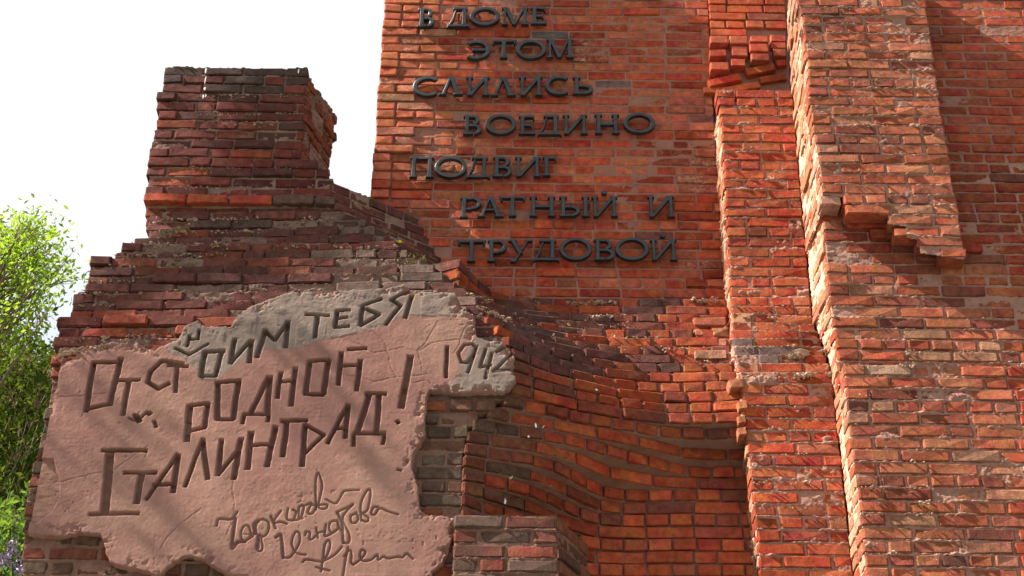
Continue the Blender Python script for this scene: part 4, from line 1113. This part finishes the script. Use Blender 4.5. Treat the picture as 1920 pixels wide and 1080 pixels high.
def plant(name, label, cat, trunk_px, depth, ylist, seed, lm, n_br, n_per, size, spread, yj, bark_m=bark, trunk_r=.12, group=None, crown='crown', base_z=0.0, twigs=0):
    """a woody plant: trunk standing on the ground, limbs reaching towards clumps, leaves round the twig ends. ylist: (py, px_left, px_right) envelope of its crown"""
    rn = random.Random(seed)
    def pt(px, py, dy):
        d = ray(px, py); k = (depth + dy) / d[1]; return CAM + d * k
    ys = [q[0] for q in ylist]
    tb = pt(trunk_px, 1000, 0); base = (tb[0], depth, 0)
    root = thing(name, label, cat, base, group)
    V = []; Fq = []
    top = pt(trunk_px + 8, min(ys) + 130, 0)
    tp = [(base[0] + .15 * math.sin(i * 1.3), base[1] + .1 * math.cos(i), top[2] * i / 8) for i in range(9)]
    tube(V, Fq, tp, trunk_r, trunk_r * .25, 7)
    ends = []
    for i in range(n_br):
        py = rn.uniform(min(ys), max(ys)); l = np.interp(py, ys, [q[1] for q in ylist]); r = np.interp(py, ys, [q[2] for q in ylist])
        u = rn.random() ** .7
        e = pt(l + (r - l) * u, py, rn.uniform(-yj, yj))
        s_z = max(.3, min(top[2], e[2] - rn.uniform(.5, 1.0) * (abs(e[0] - base[0]) * .8 + .3)))
        s0 = Vector((base[0], base[1], s_z)); ev = Vector(e)
        mid = s0.lerp(ev, .55) + Vector((rn.uniform(-.1, .1), rn.uniform(-.1, .1), -.12 * (ev - s0).length))
        tube(V, Fq, [s0, s0.lerp(mid, .5), mid, mid.lerp(ev, .5) + Vector((0, 0, -.02)), ev], .028 if (ev - s0).length > 1 else .014, .004, 4)
        ends.append(tuple(ev)); ends.append(tuple(mid.lerp(ev, .6)))
        if i % 2 == 0: ends.append(tuple(mid.lerp(ev, .2)))
        for q in range(3):
            tw_ = ev + Vector((rn.uniform(-1, 1), rn.uniform(-1, 1), rn.uniform(-.5, 1))) * spread * 1.6
            tube(V, Fq, [mid.lerp(ev, .7), tw_], .005, .002, 3); ends.append(tuple(tw_))
    me = bpy.data.meshes.new('trunk'); me.from_pydata([tuple(Vector(v) - root.location) for v in V], [], Fq); me.update(); me.materials.append(bark_m)
    o = bpy.data.objects.new('trunk', me); o.parent = root; COL.objects.link(o)
    leaves_obj(crown, ends, n_per, (spread, spread, spread * .8), size, lm, root, seed)
    return root

L1 = leaf_mat('leaf_yellow_green', (.05, .12, .012), (.22, .32, .03), .6)
L2 = leaf_mat('leaf_dark_green', (.012, .025, .006), (.05, .075, .012), .18)
L4 = leaf_mat('leaf_shade_green', (.015, .035, .008), (.045, .075, .015), .2)
L3 = leaf_mat('leaf_lilac_green', (.045, .10, .025), (.08, .15, .04), .35)
env1 = [(412, 58, 72), (430, -10, 78), (455, -80, 104), (480, -120, 122), (505, -160, 128), (540, -160, 122), (575, -160, 102), (610, -160, 70), (650, -160, 46)]
plant('poplar_tree', 'bright yellow green tree rising beside the ruin at the left edge', 'tree', -150, 13.0, env1, 201, L1, 120, 7, .034, .095, .8, trunk_r=.14)
env2 = [(640, -90, 40), (680, -90, 92), (720, -90, 100), (770, -90, 92), (830, -90, 74), (880, -90, 66), (940, -90, 60), (1010, -90, 50)]
plant('tangled_bush', 'tall dark bush with bare brown twigs behind the plastered pier', 'bush', -20, 14.5, env2, 202, L2, 240, 8, .042, .14, .9, bark_m=twig_m, trunk_r=.09)
env2b = [(700, -90, 80), (760, -90, 96), (860, -90, 84), (960, -90, 72), (1080, -90, 60), (1140, -90, 50)]
plant('shady_tree', 'dense shady green tree far behind the dark bush', 'tree', -50, 19.0, env2b, 205, L4, 330, 12, .07, .20, 1.2, trunk_r=.15)
env3 = [(985, -80, 40), (1010, -80, 62), (1050, -80, 70), (1100, -80, 70), (1140, -80, 60)]
lil = plant('lilac_bush', 'lilac bush with pale purple flower clusters at the lower left corner', 'bush', -10, 10.5, env3, 203, L3, 110, 10, .038, .09, .5, trunk_r=.05)
mf, n, b = new_mat('lilac_petal'); b.inputs['Base Color'].default_value = (.48, .38, .56, 1)
rf = np.random.default_rng(77)
for k, (px, py) in enumerate([(14, 1038), (28, 1028), (8, 1060), (26, 1072), (38, 1066), (2, 1045), (20, 1052), (44, 1082)]):
    d = ray(px, py); c = CAM + d * ((10.5 - .55) / d[1])
    cen = [tuple(c + np.array([rf.normal(0, .012), rf.normal(0, .015), -.012 * i + .06])) for i in range(9)]
    leaves_obj('flower_cluster', cen, 9, (.020, .020, .012), .013, mf, lil, 300 + k)

# tall narrow poplar added out of view, its crown shaped to shade the inscription wall
tp_ = thing('columnar_poplar', 'unseen tall narrow poplar added to shade the inscription wall', 'tree', (-7.0, 6.71, 0))
V = []; Fq = []
tube(V, Fq, [(-7.0 + .05 * math.sin(i), 6.71, 17.0 * i / 12) for i in range(13)], .16, .012, 8)
def back(px, py):
    q = W(px, py, 0); return q[2] + (-LDIR.z / LDIR.x) * (7.0 + q[0])
GAPS = [(back(1130, 120), .07), (back(1290, 330), .06), (back(880, 520), .05), (back(1250, 130), .04)]  # crown gaps set to throw lit streaks on the wall
rn_ = np.random.default_rng(9); cc = []
for i in range(620):
    z = rn_.uniform(3, 12) if i < 120 else rn_.uniform(11.8, 17.2)
    wd = .9 * min(1, (12.6 - z) / 2) if z < 11.6 else .20
    x = -7.0 + rn_.uniform(-1, 1) * (wd + .15); y = 6.71 + rn_.uniform(-1, 1) * max(.10, wd * .4)
    if any(abs(z - g_) < hw_ for g_, hw_ in GAPS): continue
    cc.append((x, y, z)); tube(V, Fq, [(-7.0, 6.71, z - .5), (-7.0 + (x + 7) * .6, 6.71 + (y - 6.71) * .6, z - .25), (x, y, z)], .012, .003, 4)
me = bpy.data.meshes.new('trunk'); me.from_pydata([tuple(Vector(v) - tp_.location) for v in V], [], Fq); me.update(); me.materials.append(bark)
o = bpy.data.objects.new('trunk', me); o.parent = tp_; COL.objects.link(o)
leaves_obj('crown', cc, 13, (.10, .03, .045), .055, L1, tp_, 15)

# bare twigs at the foot of the bright tree
# ================================================================== small growth and droppings on the masonry
mgv = leaf_mat('grass_blade', (.11, .12, .045), (.20, .18, .08), .25)
my, n, b = new_mat('yellow_petal'); b.inputs['Base Color'].default_value = (.75, .70, .05, 1)
fl = thing('yellow_flower', 'tiny yellow flower on a thin stalk growing from the ledge', 'flower', tuple(W(757, 482, .3)))
V = []; Fq = []; a, b_ = W(757, 482, .3), W(748, 456, .34)
tube(V, Fq, [a, (a + b_) / 2 + np.array([.004, 0, .01]), b_], .0016, .0012, 4)
me = bpy.data.meshes.new('stalk'); me.from_pydata([tuple(Vector(v) - fl.location) for v in V], [], Fq); me.update(); me.materials.append(mgv)
o = bpy.data.objects.new('stalk', me); o.parent = fl; COL.objects.link(o)
V = [tuple(b_)]; Fq = []
for k in range(12):
    for rr, dz in ((.020, .002), (.017, .008)):
        an = 2 * math.pi * (k + (.5 if rr < .02 else 0)) / 12; ca, sa = math.cos(an), math.sin(an); i = len(V)
        V += [(b_[0] + rr * ca, b_[1] - .008 + rr * .5 * sa - .004, b_[2] + dz + rr * .6 * sa), (b_[0] + rr * ca * .8 - .003 * sa, b_[1] - .008, b_[2] + dz + rr * .5 * sa + .003), (b_[0] + rr * ca * .8 + .003 * sa, b_[1] - .006, b_[2] + dz + rr * .5 * sa - .003)]
        Fq += [(0, i, i + 1), (0, i + 2, i)]
me = bpy.data.meshes.new('petals'); me.from_pydata([tuple(Vector(v) - fl.location) for v in V], [], Fq); me.update(); me.materials.append(my)
o = bpy.data.objects.new('petals', me); o.parent = fl; COL.objects.link(o)

def tuft(px, py, t, n, hgt, label, seed):
    c = W(px, py, t); root = thing('grass_tuft', label, 'grass', tuple(c), 'dry grass tufts on the ledges'); r = random.Random(seed); V = []; Fq = []
    for i in range(n):
        x = r.uniform(-.08, .08); hh = hgt * r.uniform(.4, 1); dx = r.uniform(-.03, .03); dy = r.uniform(-.03, .01); k = len(V); wv = .0025
        V += [(x - wv, 0, -.01), (x + wv, 0, -.01), (x + dx * .5 + wv, dy * .5, hh * .6), (x + dx * .5 - wv, dy * .5, hh * .6), (x + dx * 1.6, dy * 2, hh)]
        Fq += [(k, k + 1, k + 2, k + 3), (k + 3, k + 2, k + 4)]
    me = bpy.data.meshes.new('blades'); me.from_pydata(V, [], Fq); me.update(); me.materials.append(mgv)
    o = bpy.data.objects.new('blades', me); o.parent = root; COL.objects.link(o)
tuft(775, 488, .50, 22, .022, 'dry grass tuft under the yellow flower on the broken ledge', 1)
if 0: tuft(925, 566, .74, 22, .02, 'dry grass tuft above the brick at the plaster corner', 2)
tuft(545, 478, .47, 20, .016, 'dry grass tuft on the ledge below the brick tower', 3)
tuft(345, 500, .50, 20, .016, 'dry grass tuft on the stepped bricks at the upper left', 4)

md, n, b = new_mat('bird_lime'); b.inputs['Base Color'].default_value = (.72, .70, .68, 1)
def splat(parent, px, py, t, w_, h_, seed):
    r = random.Random(seed); c = W(px, py, t); V = [(c[0], c[1] - .002, c[2])]; N = 10
    for i in range(N):
        an = 2 * math.pi * i / N; q = r.uniform(.5, 1.1); V.append((c[0] + w_ * .003 / 2 * math.cos(an) * q, c[1] + .001, c[2] + h_ * .0036 / 2 * math.sin(an) * q))
    me = bpy.data.meshes.new('dropping'); me.from_pydata([tuple(Vector(v) - parent.location) for v in V], [], [(0, i + 1, (i + 1) % N + 1) for i in range(N)]); me.update(); me.materials.append(md)
    o = bpy.data.objects.new('dropping', me); o.parent = parent; COL.objects.link(o)
for i, (x, y, w_, h_) in enumerate([(386, 132, 4, 18), (385, 150, 3, 22), (384, 166, 5, 10), (381, 181, 5, 12), (560, 132, 4, 14)]): splat(tt, x, y, .368, w_, h_, i)

finish_bricks()
# small bird droppings on the niche and the slab
bpy.context.view_layer.update()
dg = bpy.context.evaluated_depsgraph_get()
rs = random.Random(4)
for (x, y, w_, h_) in [(1004, 797, 5, 12), (1018, 800, 3, 12), (991, 819, 4, 5), (957, 896, 6, 13), (947, 940, 6, 12), (1118, 731, 8, 4), (386, 180, 4, 8)]:
    d_ = ray(x, y); hit, loc, nrm, idx, ob, mw = SC.ray_cast(dg, Vector(CAM), Vector(d_).normalized())
    if not hit: continue
    root = ob
    while root.parent: root = root.parent
    if root.type != 'EMPTY': continue
    if nrm.dot(Vector(d_)) > 0: nrm = -nrm
    a = nrm.cross(Vector((0, 0, 1))).normalized(); b_ = a.cross(nrm).normalized()
    V = [tuple(loc + nrm * .004)]; N = 11
    for i in range(N):
        an = 2 * math.pi * i / N; q = rs.uniform(.45, 1.15); V.append(tuple(loc + nrm * .0025 + a * (w_ * .0028 / 2 * math.cos(an) * q) + b_ * (h_ * .0036 / 2 * math.sin(an) * q)))
    me = bpy.data.meshes.new('dropping'); me.from_pydata([tuple(Vector(v) - root.location) for v in V], [], [(0, i + 1, (i + 1) % N + 1) for i in range(N)]); me.update(); me.materials.append(md)
    o = bpy.data.objects.new('dropping', me); o.parent = root; COL.objects.link(o)
